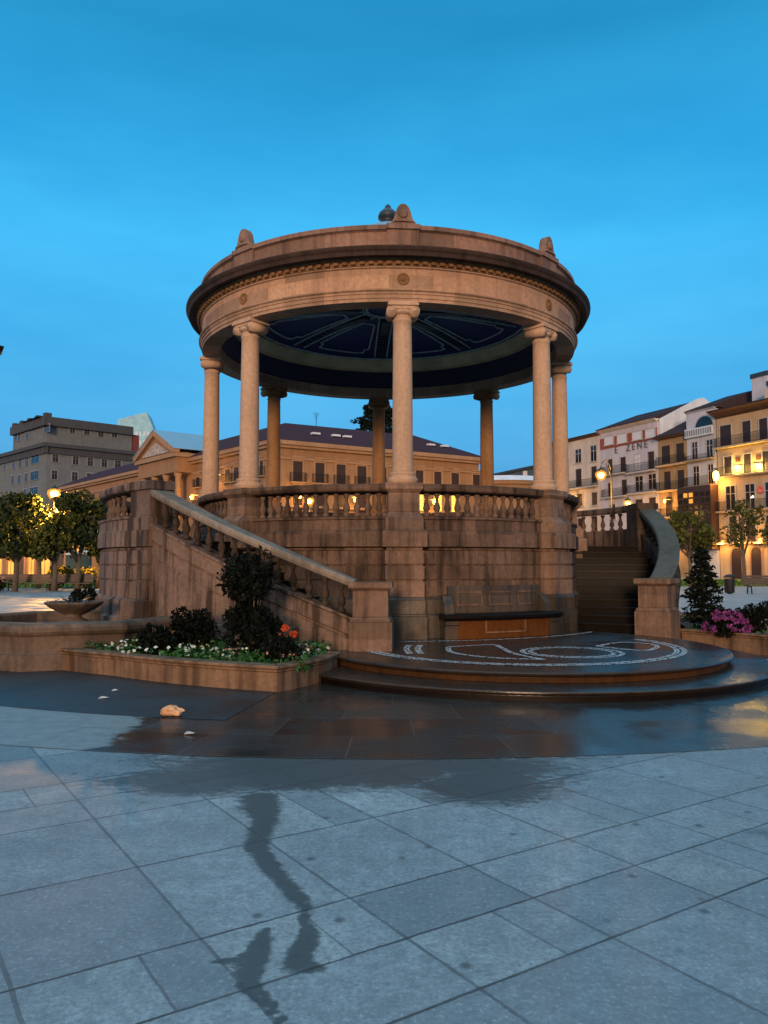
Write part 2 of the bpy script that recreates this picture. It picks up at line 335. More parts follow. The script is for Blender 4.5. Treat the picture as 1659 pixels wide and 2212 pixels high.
def apron_mat():
    m, t, b = newmat('wet_apron_stone')
    g = node(t, 'ShaderNodeNewGeometry'); P = g.outputs['Position']
    s = node(t, 'ShaderNodeSeparateXYZ'); t.links.new(P, s.inputs[0])
    x = mathn(t, 'SUBTRACT', s.outputs[0], KX); y = mathn(t, 'SUBTRACT', KY, s.outputs[1])
    rad = mathn(t, 'SQRT', mathn(t, 'ADD', mathn(t, 'MULTIPLY', x, x), mathn(t, 'MULTIPLY', y, y)))
    an = mathn(t, 'ARCTAN2', x, y)
    rb = mathn(t, 'DIVIDE', mathn(t, 'SUBTRACT', rad, 8.9), .82); rr_ = mathn(t, 'FLOOR', rb)
    fb = mathn(t, 'ABSOLUTE', mathn(t, 'SUBTRACT', mathn(t, 'FRACT', rb), .5))
    ab = mathn(t, 'ADD', mathn(t, 'MULTIPLY', an, 8.5), mathn(t, 'MULTIPLY', rr_, .43)); ar = mathn(t, 'FLOOR', ab)
    fa = mathn(t, 'ABSOLUTE', mathn(t, 'SUBTRACT', mathn(t, 'FRACT', ab), .5))
    j = mathn(t, 'MAXIMUM', mrange(t, fb, .490, .496), mrange(t, fa, .494, .498))
    cv = node(t, 'ShaderNodeCombineXYZ'); t.links.new(rr_, cv.inputs[0]); t.links.new(ar, cv.inputs[1])
    wn = node(t, 'ShaderNodeTexWhiteNoise', noise_dimensions='2D'); t.links.new(cv.outputs[0], wn.inputs['Vector'])
    n1 = noise(t, P, 1.1, 5, .6); n2 = noise(t, P, 7, 6, .7); n3 = noise(t, P, 160, 3)
    c = ramp([(0, (.018, .018, .018)), (.6, (.032, .030, .029)), (1, (.048, .044, .042))], wn.outputs['Value'], t).outputs[0]
    c = mixc(t, mrange(t, n2, .35, .7, 0, .5), c, (.030, .028, .026))
    # the left end has stayed dry and pale
    dry = mrange(t, mathn(t, 'ADD', s.outputs[0], mathn(t, 'MULTIPLY', mathn(t, 'SUBTRACT', noise(t, P, 1.8, 6, .65), .5), 1.5)), -2.45, -2.62)
    c = mixc(t, dry, c, mixc(t, mrange(t, n2, .3, .7), (.17, .185, .19), (.27, .285, .29)))
    c = mixc(t, mathn(t, 'MULTIPLY', j, .65), c, (.10, .098, .095))
    t.links.new(c, b.inputs['Base Color'])
    r_ = mixc(t, dry, mixc(t, mrange(t, n1, .42, .58), (.13, .13, .13), (.36, .36, .36)), (.5, .5, .5))
    t.links.new(r_, b.inputs['Roughness']); b.inputs['Specular IOR Level'].default_value = .38
    h = mathn(t, 'ADD', mathn(t, 'MULTIPLY', n3, .15), mathn(t, 'MULTIPLY', n1, .35))
    h = mathn(t, 'SUBTRACT', h, mathn(t, 'MULTIPLY', j, .4))
    bump(t, b, h, .3, .010)
    return m
M['apron'] = apron_mat()
def asphalt_mat():
    m, t, b = newmat('dark_asphalt'); g = node(t, 'ShaderNodeNewGeometry'); P = g.outputs['Position']
    n1 = noise(t, P, .9, 5, .65); n2 = noise(t, P, 55, 4, .8); n3 = noise(t, scaled(t, P, (1, 2.5, 1)), 4, 5, .7)
    c = mixc(t, mrange(t, n2, .35, .65), (.013, .013, .015), (.034, .035, .040))
    c = mixc(t, mrange(t, n1, .42, .62, 0, .7), c, (.012, .012, .014)); c = mixc(t, mrange(t, n3, .58, .72, 0, .5), c, (.055, .055, .06))
    t.links.new(c, b.inputs['Base Color']); t.links.new(mrange(t, n1, .4, .62, .6, .38), b.inputs['Roughness']); bump(t, b, n2, .5, .01); return m
M['asphalt'] = asphalt_mat()

# ------------------------------------------------------------------ mesh helpers
class MB:
    def __init__(s): s.v = []; s.f = []; s.smooth = []
    def add(s, vs, fs, smooth=False):
        o = len(s.v); s.v += [tuple(p) for p in vs]
        for f in fs: s.f.append(tuple(i+o for i in f)); s.smooth.append(smooth)
        return s
    def box(s, x0, x1, y0, y1, z0, z1, mat=None):
        vs = [Vector(p) for p in ((x0,y0,z0),(x1,y0,z0),(x1,y1,z0),(x0,y1,z0),(x0,y0,z1),(x1,y0,z1),(x1,y1,z1),(x0,y1,z1))]
        if mat: vs = [mat @ p for p in vs]
        return s.add(vs, [(3,2,1,0),(4,5,6,7),(0,1,5,4),(1,2,6,5),(2,3,7,6),(3,0,4,7)])
    def frustum(s, b, t, z0, z1, mat=None):        # rectangular: b/t = (x0,x1,y0,y1)
        vs = [Vector(p) for p in ((b[0],b[2],z0),(b[1],b[2],z0),(b[1],b[3],z0),(b[0],b[3],z0),(t[0],t[2],z1),(t[1],t[2],z1),(t[1],t[3],z1),(t[0],t[3],z1))]
        if mat: vs = [mat @ p for p in vs]
        return s.add(vs, [(3,2,1,0),(4,5,6,7),(0,1,5,4),(1,2,6,5),(2,3,7,6),(3,0,4,7)])
    def prism(s, poly, z0, z1, mat=None):          # poly counter-clockwise in xy
        n = len(poly); vs = [Vector((x, y, z0)) for x, y in poly] + [Vector((x, y, z1)) for x, y in poly]
        if mat: vs = [mat @ p for p in vs]
        return s.add(vs, [tuple(range(n-1, -1, -1)), tuple(range(n, 2*n))] + [(i, (i+1) % n, n+(i+1) % n, n+i) for i in range(n)])
    def extrude(s, poly, axis_len, mat):           # poly in local xz, thick along y (0..axis_len)
        n = len(poly); vs = [mat @ Vector((x, 0, z)) for x, z in poly] + [mat @ Vector((x, axis_len, z)) for x, z in poly]
        return s.add(vs, [tuple(range(n)), tuple(range(2*n-1, n-1, -1))] + [(i, n+i, n+(i+1) % n, (i+1) % n) for i in range(n)])
    def lathe(s, prof, n=16, mat=None, smooth=True, sx=1, sy=1):
        vs = []; m = len(prof)
        for k in range(n):
            a = 2*math.pi*k/n
            for r, z in prof:
                p = Vector((r*math.cos(a)*sx, r*math.sin(a)*sy, z)); vs.append(mat @ p if mat else p)
        fs = []
        for k in range(n):
            k2 = (k+1) % n
            for i in range(m-1): fs.append((k*m+i, k2*m+i, k2*m+i+1, k*m+i+1))
        if prof[0][0] > 1e-5: fs.append(tuple(k*m for k in range(n-1, -1, -1)))
        if prof[-1][0] > 1e-5: fs.append(tuple(k*m+m-1 for k in range(n)))
        return s.add(vs, fs, smooth)
    def revolve(s, prof, t0, t1, n, closed=True, hfun=None, cx=0, cy=0, smooth=False):
        """profile (r,h) counter-clockwise as seen with r to the right; angle t in degrees from the camera side (-y), towards +x."""
        full = abs(abs(t1-t0)-360) < 1e-6; m = len(prof); vs = []; k_n = n if full else n+1
        for k in range(k_n):
            t = R(t0 + (t1-t0)*k/n); dh = hfun(math.degrees(t)) if hfun else 0
            for r, h in prof: vs.append((cx + r*math.sin(t), cy - r*math.cos(t), h+dh))
        fs = []
        for k in range(n):
            k2 = (k+1) % k_n
            for i in range(m if closed else m-1):
                j = (i+1) % m; fs.append((k*m+i, k2*m+i, k2*m+j, k*m+j))
        if closed and not full:
            fs.append(tuple(range(m-1, -1, -1))); fs.append(tuple((k_n-1)*m+i for i in range(m)))
        return s.add(vs, fs, smooth)
    def tube(s, pts, r, n=8, caps=True, smooth=True):
        pts = [Vector(p) for p in pts]; rad = r if isinstance(r, (list, tuple)) else [r]*len(pts); vs = []
        for i, p in enumerate(pts):
            d = (pts[min(i+1, len(pts)-1)] - pts[max(i-1, 0)]).normalized()
            a = d.orthogonal().normalized() if abs(d.z) > .9 else d.cross(Vector((0, 0, 1))).normalized(); b = d.cross(a)
            for k in range(n):
                t = 2*math.pi*k/n; vs.append(p + (a*math.cos(t) + b*math.sin(t))*rad[i])
        fs = [(i*n+k, i*n+(k+1) % n, (i+1)*n+(k+1) % n, (i+1)*n+k) for i in range(len(pts)-1) for k in range(n)]
        if caps: fs += [tuple(range(n)), tuple((len(pts)-1)*n+k for k in range(n-1, -1, -1))]
        return s.add(vs, fs, smooth)
    def leaves(s, pts, size, jitter=.5, aspect=.6, up=.0, fold=False):
        """one small pointed leaf per point, each with its own direction"""
        for p in pts:
            d = Vector((rng.gauss(0, 1), rng.gauss(0, 1), rng.gauss(0, 1)+up)).normalized()
            a = d.orthogonal().normalized(); a = Matrix.Rotation(rng.random()*6.28, 3, d) @ a; b = d.cross(a)
            L = size*(1+jitter*(rng.random()-.5)*2); W = L*aspect*.5; p = Vector(p)
            s.add([p - a*L*.5, p - a*L*.05 + b*W, p + a*L*.5, p - a*L*.05 - b*W], [(0, 1, 2, 3)])
        return s
    def blade(s, p, d, L, W, droop=.5, n=4):
        """an arching strap leaf"""
        p = Vector(p); d = Vector(d).normalized(); side = d.cross(Vector((0, 0, 1)))
        side = side.normalized() if side.length > .01 else Vector((1, 0, 0)); vs = []
        for i in range(n+1):
            t = i/n; c = p + d*L*t - Vector((0, 0, 1))*droop*L*t*t; wd = W*(.35+1.3*t if t < .5 else 2*(1-t)*1.0)*.5 + .001
            vs += [c - side*wd, c + side*wd]
        return s.add(vs, [(2*i, 2*i+1, 2*i+3, 2*i+2) for i in range(n)], True)
    def build(s, name, mat, parent=None, loc=None, rotz=None, bevel=0):
        me = bpy.data.meshes.new(name); me.from_pydata(s.v, [], s.f)
        me.polygons.foreach_set('use_smooth', s.smooth)
        bm = bmesh.new(); bm.from_mesh(me); bmesh.ops.recalc_face_normals(bm, faces=bm.faces); bm.to_mesh(me); bm.free()
        me.materials.append(M[mat] if isinstance(mat, str) else mat); me.update()
        return link(name, me, parent, loc, rotz, bevel)
def link(name, me, parent=None, loc=None, rotz=None, bevel=0):
    o = bpy.data.objects.new(name, me); COL.objects.link(o)
    if parent: o.parent = parent
    if loc is not None: o.location = loc
    if rotz is not None: o.rotation_euler = (0, 0, rotz)
    if bevel:
        b = o.modifiers.new('edge', 'BEVEL'); b.width = bevel; b.segments = 2; b.limit_method = 'ANGLE'; b.angle_limit = R(40)
    return o
def tag(o, label=None, cat=None, group=None, kind=None):
    for k, v in (('label', label), ('category', cat), ('group', group), ('kind', kind)):
        if v: o[k] = v
    return o
def thing(name, label, cat, loc=(0, 0, 0), rotz=0, group=None):
    o = bpy.data.objects.new(name, None); COL.objects.link(o); o.location = loc; o.rotation_euler = (0, 0, rotz)
    o.empty_display_size = .3
    return tag(o, label, cat, group)
def local(root, *p):                               # a world point in an unrotated thing's own frame
    return tuple(a-b for a, b in zip(p, root.location))
def at(u, v, y):                                   # the world point seen at (u, v) of the 1659 x 2212 frame, y metres ahead
    yc = (1106-v)/FPX; c, s_ = math.cos(PITCH), math.sin(PITCH)
    d = Vector(((u-829.5)/FPX, c - yc*s_, s_ + yc*c)); return Vector((0, 0, EYE)) + d*(y/d.y)
def ground(u, v, h=0):
    yc = (1106-v)/FPX; c, s_ = math.cos(PITCH), math.sin(PITCH)
    d = Vector(((u-829.5)/FPX, c - yc*s_, s_ + yc*c)); return Vector((0, 0, EYE)) + d*((h-EYE)/d.z)
def kp(r, deg, h=0): return Vector((KX + r*math.sin(R(deg)), KY - r*math.cos(R(deg)), h))

# ------------------------------------------------------------------ ground
def vnoise(x, y, seed):
    g = np.random.default_rng(seed).random((64, 64)); xi = np.floor(x).astype(int); yi = np.floor(y).astype(int)
    fx = x-xi; fy = y-yi; fx = fx*fx*(3-2*fx); fy = fy*fy*(3-2*fy)
    q = lambda a, b: g[a % 64, b % 64]
    return (q(xi, yi)*(1-fx)+q(xi+1, yi)*fx)*(1-fy) + (q(xi, yi+1)*(1-fx)+q(xi+1, yi+1)*fx)*fy
def make_ground():
    xs = np.concatenate([np.linspace(-600, -40, 12), np.linspace(-36, -6, 22), np.linspace(-5, 5, 251), np.linspace(6, 36, 22), np.linspace(40, 600, 12)])
    ys = np.concatenate([np.linspace(-200, 0, 8), np.linspace(2.2, 8.4, 156), np.linspace(8.8, 60, 50), np.linspace(70, 900, 14)])
    X, Y = np.meshgrid(xs, ys); nx, ny = len(xs), len(ys)
    def blob(cx, cy, rx, ry, a=0):
        c, s_ = math.cos(a), math.sin(a); dx, dy = X-cx, Y-cy
        return 1 - np.sqrt(((dx*c+dy*s_)/rx)**2 + ((dy*c-dx*s_)/ry)**2)
    def trail(pts, w0):
        best = np.full(X.shape, -9.)
        for (x0, y0, r0), (x1, y1, r1) in zip(pts[:-1], pts[1:]):
            dx, dy = x1-x0, y1-y0; t = np.clip(((X-x0)*dx+(Y-y0)*dy)/(dx*dx+dy*dy), 0, 1)
            d = np.hypot(X-x0-t*dx, (Y-y0-t*dy)*1.0); best = np.maximum(best, 1 - d/(r0+(r1-r0)*t))
        return best
    g = lambda u, v: ground(u, v)
    def tr(*uvr): return trail([(g(u, v).x, g(u, v).y, r) for u, v, r in uvr], 0)
    f = np.full(X.shape, -9.)
    for b in (blob(-.2, 6.35, 1.75, .7, 0), blob(-.9, 6.0, 1.3, .45, .1), blob(.7, 5.85, .55, .5, -.4),
              tr((560, 1722, .16), (572, 1770, .10), (552, 1830, .075), (590, 1880, .06), (640, 1935, .07), (668, 1968, .03)),
              tr((655, 1980, .035), (668, 2020, .05), (635, 2085, .055), (690, 2092, .03)), tr((575, 2010, .04), (545, 2075, .055), (470, 2078, .02)), tr((545, 2075, .06), (535, 2125, .05), (590, 2180, .03), (620, 2212, .02)),
              blob(2.55, 4.6, .16, .4, .9)):
        f = np.maximum(f, b)
    nz = (vnoise(X*2.1+50, Y*3.0+50, 3)-.5)*.55 + (vnoise(X*6+50, Y*8+50, 4)-.5)*.35
    wet = np.clip(f*.75 + nz*.5 + .46, 0, 1)*(f > -.8)
    wet[(Y < 2.1) | (Y > 8.4) | (np.abs(X) > 5)] = 0
    vs = np.stack([X.ravel(), Y.ravel(), np.zeros(X.size)], 1)
    i = np.arange(ny-1)[:, None]*nx + np.arange(nx-1)[None, :]
    fs = np.stack([i, i+1, i+nx+1, i+nx], 2).reshape(-1, 4)
    me = bpy.data.meshes.new('plaza_paving'); me.from_pydata(vs.tolist(), [], fs.tolist()); me.materials.append(M['paving'])
    a = me.attributes.new('wetness', 'FLOAT', 'POINT'); a.data.foreach_set('value', wet.ravel().astype(np.float32))
    tag(link('plaza_paving', me), kind='structure')
make_ground()
tag(MB().revolve([(4, .004), (12.2, .004)], 0, 360, 180, closed=False, cx=KX, cy=KY).build('apron_paving', 'apron'), kind='structure')
tag(MB().revolve([(5, .008), (10.75, .008)], -130, -9.2, 90, closed=False, cx=KX, cy=KY).build('asphalt_path', 'asphalt'), kind='structure')

# ------------------------------------------------------------------ bandstand
T0 = 3.42; AX = T0 + 22.5
HR, HF = 3.084, 2.03                               # top of the balustrade, upper floor
bs = thing('bandstand', 'round sandstone bandstand with eight Ionic columns, a balustrade and a heavy ring cornice', 'bandstand', (KX, KY, 0))
b = MB()                                           # drum, with its mouldings and joints
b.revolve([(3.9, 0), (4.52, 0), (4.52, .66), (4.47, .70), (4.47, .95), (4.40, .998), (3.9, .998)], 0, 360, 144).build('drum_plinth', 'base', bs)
b = MB()
dr = [(3.9, 1.0), (4.40, 1.0), (4.36, 1.02), (4.36, 1.285), (4.33, 1.29), (4.33, 1.315), (4.36, 1.32), (4.36, 1.565), (4.33, 1.57), (4.33, 1.595),
      (4.36, 1.60), (4.36, 1.84), (4.31, 1.86), (4.31, 1.895), (4.42, 1.92), (4.42, 2.20), (4.37, 2.225), (4.37, 2.41), (4.40, 2.43), (4.40, 2.47), (4.36, 2.48), (4.10, 2.48), (4.10, 2.03), (3.9, 2.03)]
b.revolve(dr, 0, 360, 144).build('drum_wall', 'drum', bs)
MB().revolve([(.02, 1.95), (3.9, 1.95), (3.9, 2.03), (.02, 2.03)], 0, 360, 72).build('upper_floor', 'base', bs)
# balustrade: one rail ring, eight bays of balusters
rp = [(4.06, 2.90), (4.09, 2.93), (4.39, 2.93), (4.43, 2.95), (4.45, 3.0), (4.45, 3.05), (4.42, 3.075), (4.06, 3.075), (4.03, 3.05), (4.03, 2.95)]
bal_prof = [(.062, 0), (.062, .05), (.04, .06), (.036, .085), (.056, .115), (.066, .16), (.06, .20), (.04, .25), (.030, .30), (.028, .345), (.042, .355), (.042, .37), (.034, .38), (.056, .385), (.056, .425)]
bal_me = MB().lathe(bal_prof, 12).build('baluster_proto', 'baluster').data
bpy.data.objects.remove(bpy.data.objects['baluster_proto'])
bal_dk = bal_me.copy(); bal_dk.materials[0] = M['baldark']
for k in range(8):
    t0 = T0 + 45*k + 4.2; t1 = T0 + 45*(k+1) - 4.2
    bay = MB().revolve(rp, t0, t1, 20).build('balustrade', 'drum', bs)
    if k in (0, 1, 6, 7):                           # the bays on the photographer's side show every baluster
        n = 13
        for i in range(n):
            a = t0 + (t1-t0)*(i+.65)/(n+.3)
            link('baluster', bal_me, bay, (4.235*math.sin(R(a)), -4.235*math.cos(R(a)), 2.48))
    else:
        for i in range(11):
            a = t0 + (t1-t0)*(i+.65)/11.3; link('baluster', bal_me, bay, (4.235*math.sin(R(a)), -4.235*math.cos(R(a)), 2.48))
def pilaster_plinth():
    m = MB(); y = -4.216
    for hw, yo, z0, z1 in ((.40, -.52, 0, .66), (.385, -.49, .66, .70), (.375, -.47, .70, .95)): m.box(-hw, hw, y+yo, y+.28, z0, z1)
    m.frustum((-.375, .375, y-.47, y+.28), (-.355, .355, y-.44, y+.28), .95, .999)
    return m
def pilaster():
    m = MB(); y = -4.216
    for hw, yo, z0, z1 in ((.355, -.44, 1.0, 1.285), (.33, -.41, 1.285, 1.318), (.355, -.44, 1.318, 1.567), (.33, -.41, 1.567, 1.60),
                           (.355, -.44, 1.60, 1.84), (.33, -.40, 1.84, 1.905), (.405, -.50, 1.905, 2.19), (.345, -.43, 2.225, 2.42), (.285, -.31, 2.55, 2.90)):
        m.box(-hw, hw, y+yo, y+.28, z0, z1)
    m.frustum((-.405, .405, y-.50, y+.28), (-.345, .345, y-.43, y+.28), 2.19, 2.225)
    m.frustum((-.345, .345, y-.43, y+.28), (-.285, .285, y-.31, y+.28), 2.42, 2.55)
    m.frustum((-.285, .285, y-.31, y+.28), (-.345, .345, y-.37, y+.29), 2.90, 2.96)
    m.box(-.345, .345, y-.37, y+.29, 2.96, 3.075)
    return m
pil = pilaster()
rc = 4.216
def column_meshes():
    sh = [(.19, 0)] + [(.192 - .022*(i/10)**1.6, .02+3.02*i/10) for i in range(11)] + [(.165, 3.06)]
    a = MB().lathe(sh, 28).v, None
    return sh
COLB = 3.075                                       # column foot
def column(k):
    th = T0 + 45*k; loc = (rc*math.sin(R(th)), -rc*math.cos(R(th)), 0); o = R(th)
    old = k in (3, 4, 5)  # the three back columns, in the darker, more orange stone
    mt = 'column_rear' if old else 'column'
    if k == 0:
        column.me = {}
        column.me['base'] = MB().lathe([(.275, 0), (.275, .05), (.285, .07), (.285, .10), (.262, .125), (.232, .135), (.225, .155), (.24, .175), (.245, .195), (.235, .215), (.205, .22), (.20, .235)], 28, Matrix.Translation((0, 0, COLB))).build('q', 'column').data
        sh = [(.197, COLB+.235)] + [(.194 - .020*(i/12)**1.7, COLB+.26+2.80*i/12) for i in range(13)] + [(.185, COLB+3.07), (.185, COLB+3.10), (.172, COLB+3.11), (.172, COLB+3.19)]
        column.me['shaft'] = MB().lathe(sh, 28).build('q', 'column').data
        c = MB()
        c.lathe([(.172, COLB+3.18), (.23, COLB+3.215), (.235, COLB+3.25), (.2, COLB+3.28)], 24)
        for sx in (-1, 1):                          # volutes: a rolled scroll on each flank
            for r, hw in ((.098, .205), (.07, .222), (.035, .24)):
                c.lathe([(r, -hw), (r, hw)], 18, Matrix.Translation((sx*.215, 0, COLB+3.245)) @ Matrix.Rotation(math.pi/2, 4, 'X'))
        c.box(-.215, .215, -.215, .215, COLB+3.275, COLB+3.335)
        c.box(-.29, .29, -.25, .25, COLB+3.335, COLB+3.375); c.box(-.27, .27, -.235, .235, COLB+3.375, 6.49)
        column.me['cap'] = c.build('q', 'column').data
        for q in [x for x in bpy.data.objects if x.name.startswith('q')]: bpy.data.objects.remove(q)
        column.old = {n: m.copy() for n, m in column.me.items()}  # mesh copies for the three back columns
        for m in column.old.values(): m.materials[0] = M['column_rear']
    me = column.old if old else column.me
    s_ = link('column', me['shaft'], bs, loc, o)
    link('capital', me['cap'], s_); link('column_base', me['base'], s_)
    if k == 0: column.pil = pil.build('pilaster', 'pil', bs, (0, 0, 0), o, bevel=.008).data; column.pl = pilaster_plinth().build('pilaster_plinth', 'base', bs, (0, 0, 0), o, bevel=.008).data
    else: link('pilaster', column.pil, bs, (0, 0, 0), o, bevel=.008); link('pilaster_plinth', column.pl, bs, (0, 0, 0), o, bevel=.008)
for k in range(8): column(k)
# entablature
en = [(4.00, 6.49), (4.395, 6.49), (4.395, 6.55), (4.415, 6.555), (4.415, 6.625), (4.435, 6.63), (4.435, 6.665), (4.475, 6.69), (4.475, 6.715), (4.40, 6.73), (4.40, 7.115), (4.44, 7.13), (4.44, 7.15), (4.38, 7.16), (3.98, 7.16), (3.98, 6.75), (4.0, 6.72)]
MB().revolve(en, 0, 360, 160).build('entablature', 'stone', bs)
bed = MB().revolve([(4.3, 7.152), (4.455, 7.152), (4.455, 7.20), (4.46, 7.235), (4.53, 7.262), (4.53, 7.29), (4.3, 7.29)], 0, 360, 160)
for i in range(168):
    a = R(i*360/168); bed.box(-.045, .045, -4.515, -4.44, 7.172, 7.228, Matrix.Rotation(a, 4, 'Z'))
bed.build('dentil_band', 'bed', bs)
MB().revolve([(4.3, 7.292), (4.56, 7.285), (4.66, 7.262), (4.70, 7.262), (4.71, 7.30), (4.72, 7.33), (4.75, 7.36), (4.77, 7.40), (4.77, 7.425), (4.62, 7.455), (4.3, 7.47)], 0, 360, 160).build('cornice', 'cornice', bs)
MB().revolve([(4.2, 7.46), (4.44, 7.46), (4.44, 7.53), (4.40, 7.55), (4.385, 7.57), (4.385, 7.83), (4.41, 7.845), (4.45, 7.86), (4.45, 7.935), (4.43, 7.955), (4.2, 7.955)], 0, 360, 160).build('attic_wall', 'attic', bs)
def acro():
    m = MB()
    m.box(-.30, .30, -4.43, -4.25, 7.5, 7.86); m.box(-.32, .32, -4.475, -4.22, 7.862, 7.962)
    prof = [(-.30, 0), (.30, 0), (.27, .03), (.215, .085), (.185, .16), (.165, .24), (.125, .32), (.07, .375), (0, .395), (-.07, .375), (-.125, .32), (-.165, .24), (-.185, .16), (-.215, .085), (-.27, .03)]
    m.extrude([(x*.86, z) for x, z in prof], .17, Matrix.Translation((0, -4.45, 7.962)))
    for rr, dz in ((.09, .19),):
        m.lathe([(rr, 0), (rr*.8, .03), (rr*.3, .045)], 14, Matrix.Translation((0, -4.45, 7.965+dz)) @ Matrix.Rotation(math.pi/2, 4, 'X'))
    m.tube([(-.22, -4.43, 7.985), (-.17, -4.46, 8.01), (0, -4.47, 8.02), (.17, -4.46, 8.01), (.22, -4.43, 7.985)], .025, 8)
    return m
acme = None
ros = MB().lathe([(.115, 0), (.115, .02), (.085, .025), (.085, .01), (.045, .015), (.04, .04), (.015, .05)], 18, Matrix.Translation((0, -4.398, 6.92)) @ Matrix.Rotation(math.pi/2, 4, 'X'))
for k in range(8):
    a = R(T0+45*k)
    if k == 0:
        ac = acro().build('acroterion', 'attic', bs, (0, 0, 0), a, bevel=.02); ro = ros.build('rosette', 'bed', bs, (0, 0, 0), a)
    else:
        o = link('acroterion', ac.data, bs, (0, 0, 0), a, bevel=.02); link('rosette', ro.data, bs, (0, 0, 0), a)
# roof dome, finial
dome = [(4.25, 7.88), (3.6, 8.17), (3.0, 8.45), (2.2, 8.86), (1.5, 9.22), (.9, 9.55), (.45, 9.80), (.28, 9.86), (.02, 9.87)]
MB().revolve(dome, 0, 360, 72, closed=False, smooth=True).build('dome_roof', 'roofmetal', bs)
fin = MB().lathe([(.26, 9.80), (.26, 9.90), (.16, 9.95), (.15, 10.04), (.24, 10.06), (.245, 10.12), (.21, 10.20), (.13, 10.28), (.07, 10.32), (.075, 10.36), (.03, 10.42), (.001, 10.43)], 18)
fin.build('finial', 'lead', bs)
# painted ceiling
cz = lambda r: 7.80 - .36*(r/3.5)**2
MB().revolve([(3.98, 6.76), (3.98, 6.74), (3.93, 6.78), (3.74, 7.18), (3.78, 7.22)], 0, 360, 120).build('ceiling_cove', 'navy', bs)
MB().revolve([(3.80, 7.16), (3.70, 7.16), (3.60, 7.20), (3.47, 7.42), (3.44, 7.52), (3.80, 7.52)], 0, 360, 120).build('ceiling_band', 'cream', bs)
ce = MB().revolve([(.01, cz(0))] + [(3.5*i/12, cz(3.5*i/12)) for i in range(1, 13)], 0, 360, 96, closed=False).build('ceiling', 'blue', bs)
tr = MB()
def strip(pts, wd):
    """a flat moulding under the ceiling along a polar polyline (r, deg)"""
    P = [Vector((r*math.sin(R(a)), -r*math.cos(R(a)), cz(r)-.012)) for r, a in pts]; vs = []
    for i, p in enumerate(P):
        d = (P[min(i+1, len(P)-1)]-P[max(0, i-1)]); n = Vector((-d.y, d.x, 0)).normalized()*wd/2
        vs += [p-n, p+n, p-n-Vector((0, 0, .03)), p+n-Vector((0, 0, .03))]
    fs = []
    for i in range(len(P)-1):
        a, c = 4*i, 4*i+4; fs += [(a, a+1, c+1, c), (a+2, c+2, c+3, a+3), (a, c, c+2, a+2), (a+1, a+3, c+3, c+1)]
    tr.add(vs, fs)
for rr, wd in ((.52, .05), (.60, .03), (3.36, .05)): strip([(rr, i*7.5) for i in range(49)], wd)
for k in range(8):
    a = T0+45*k
    for sgn in (-1, 1):
        strip([(r, a+sgn*math.degrees(.17/r)) for r in (.62, .9, 1.3, 1.8, 2.3, 2.8, 3.2)], .035)
    c = a+22.5; q = lambda r, off: (r, c+math.degrees(off/r))
    ro_, ri = 3.02, 1.12; ho = R(22.5)*ro_-.34; hi = R(22.5)*ri-.26
    pts = [q(ri, hi-.02), q(ri+.35, R(22.5)*(ri+.35)-.29), q(2.0, R(22.5)*2.0-.32), q(2.75, R(22.5)*2.75-.36), q(2.80, R(22.5)*2.8-.48), q(2.98, ho-.18)]
    pts += [q(3.02, (ho-.2)*f) for f in (.8, .5, .2, -.2, -.5, -.8)] + [q(2.98, -ho+.18), q(2.80, -R(22.5)*2.8+.48), q(2.75, -R(22.5)*2.75+.36), q(2.0, -R(22.5)*2.0+.32), q(ri+.35, -R(22.5)*(ri+.35)+.29), q(ri, -hi+.02), q(ri, hi-.02)]
    strip(pts, .035)
tr.build('ceiling_moulding', 'trim', ce)
for k in range(8):
    ru = MB()
    for i in range(13):
        r = .80+.19*i; a = R(T0+45*k); ru.box(-.10, .10, -r-.045, -r+.045, cz(r)-.035, cz(r)-.004, Matrix.Rotation(a, 4, 'Z'))
    ru.box(-.11, .11, -3.25, -.70, cz(2)-.0, cz(.7)+.03, Matrix.Rotation(R(T0+45*k), 4, 'Z'))
    ru.build('ceiling_rib', 'lead', ce)
# terrace around the back where the two flights arrive
TB, TT = 28.6, 69.8
ta, tb_ = AX+TT, AX-TT+360
wp = [(6.12, 0), (6.62, 0), (6.62, .62), (6.57, .66), (6.57, .93), (6.50, .98), (6.47, 1.0), (6.47, 1.285), (6.44, 1.29), (6.44, 1.315), (6.47, 1.32), (6.47, 1.565), (6.44, 1.57), (6.44, 1.595), (6.47, 1.60),
      (6.47, 1.84), (6.42, 1.86), (6.42, 1.90), (6.52, 1.92), (6.52, 2.20), (6.49, 2.225), (6.49, 2.41), (6.52, 2.43), (6.52, 2.47), (6.12, 2.48)]
MB().revolve(wp, ta, tb_, 120).build('terrace_wall', 'wall', bs)
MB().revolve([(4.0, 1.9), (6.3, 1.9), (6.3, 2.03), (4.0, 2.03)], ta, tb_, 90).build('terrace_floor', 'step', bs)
rp2 = [(r+2.07, h) for r, h in rp]
tr_bal = MB().revolve(rp2, ta, tb_, 120).build('terrace_balustrade', 'wall', bs)
m = MB()
for i in range(62):
    a = ta + (tb_-ta)*(i+.8)/62.6
    if abs(a-(tb_-3.5)) < 4 or abs(a-(ta+3)) < 4: continue
    if i < 9 or i > 51: link('baluster', bal_me, tr_bal, (6.305*math.sin(R(a)), -6.305*math.cos(R(a)), 2.48))
    else: m.lathe(bal_prof, 8, Matrix.Translation((6.305*math.sin(R(a)), -6.305*math.cos(R(a)), 2.48)))
tag(m.build('baluster_row', 'baluster', tr_bal), kind='stuff')
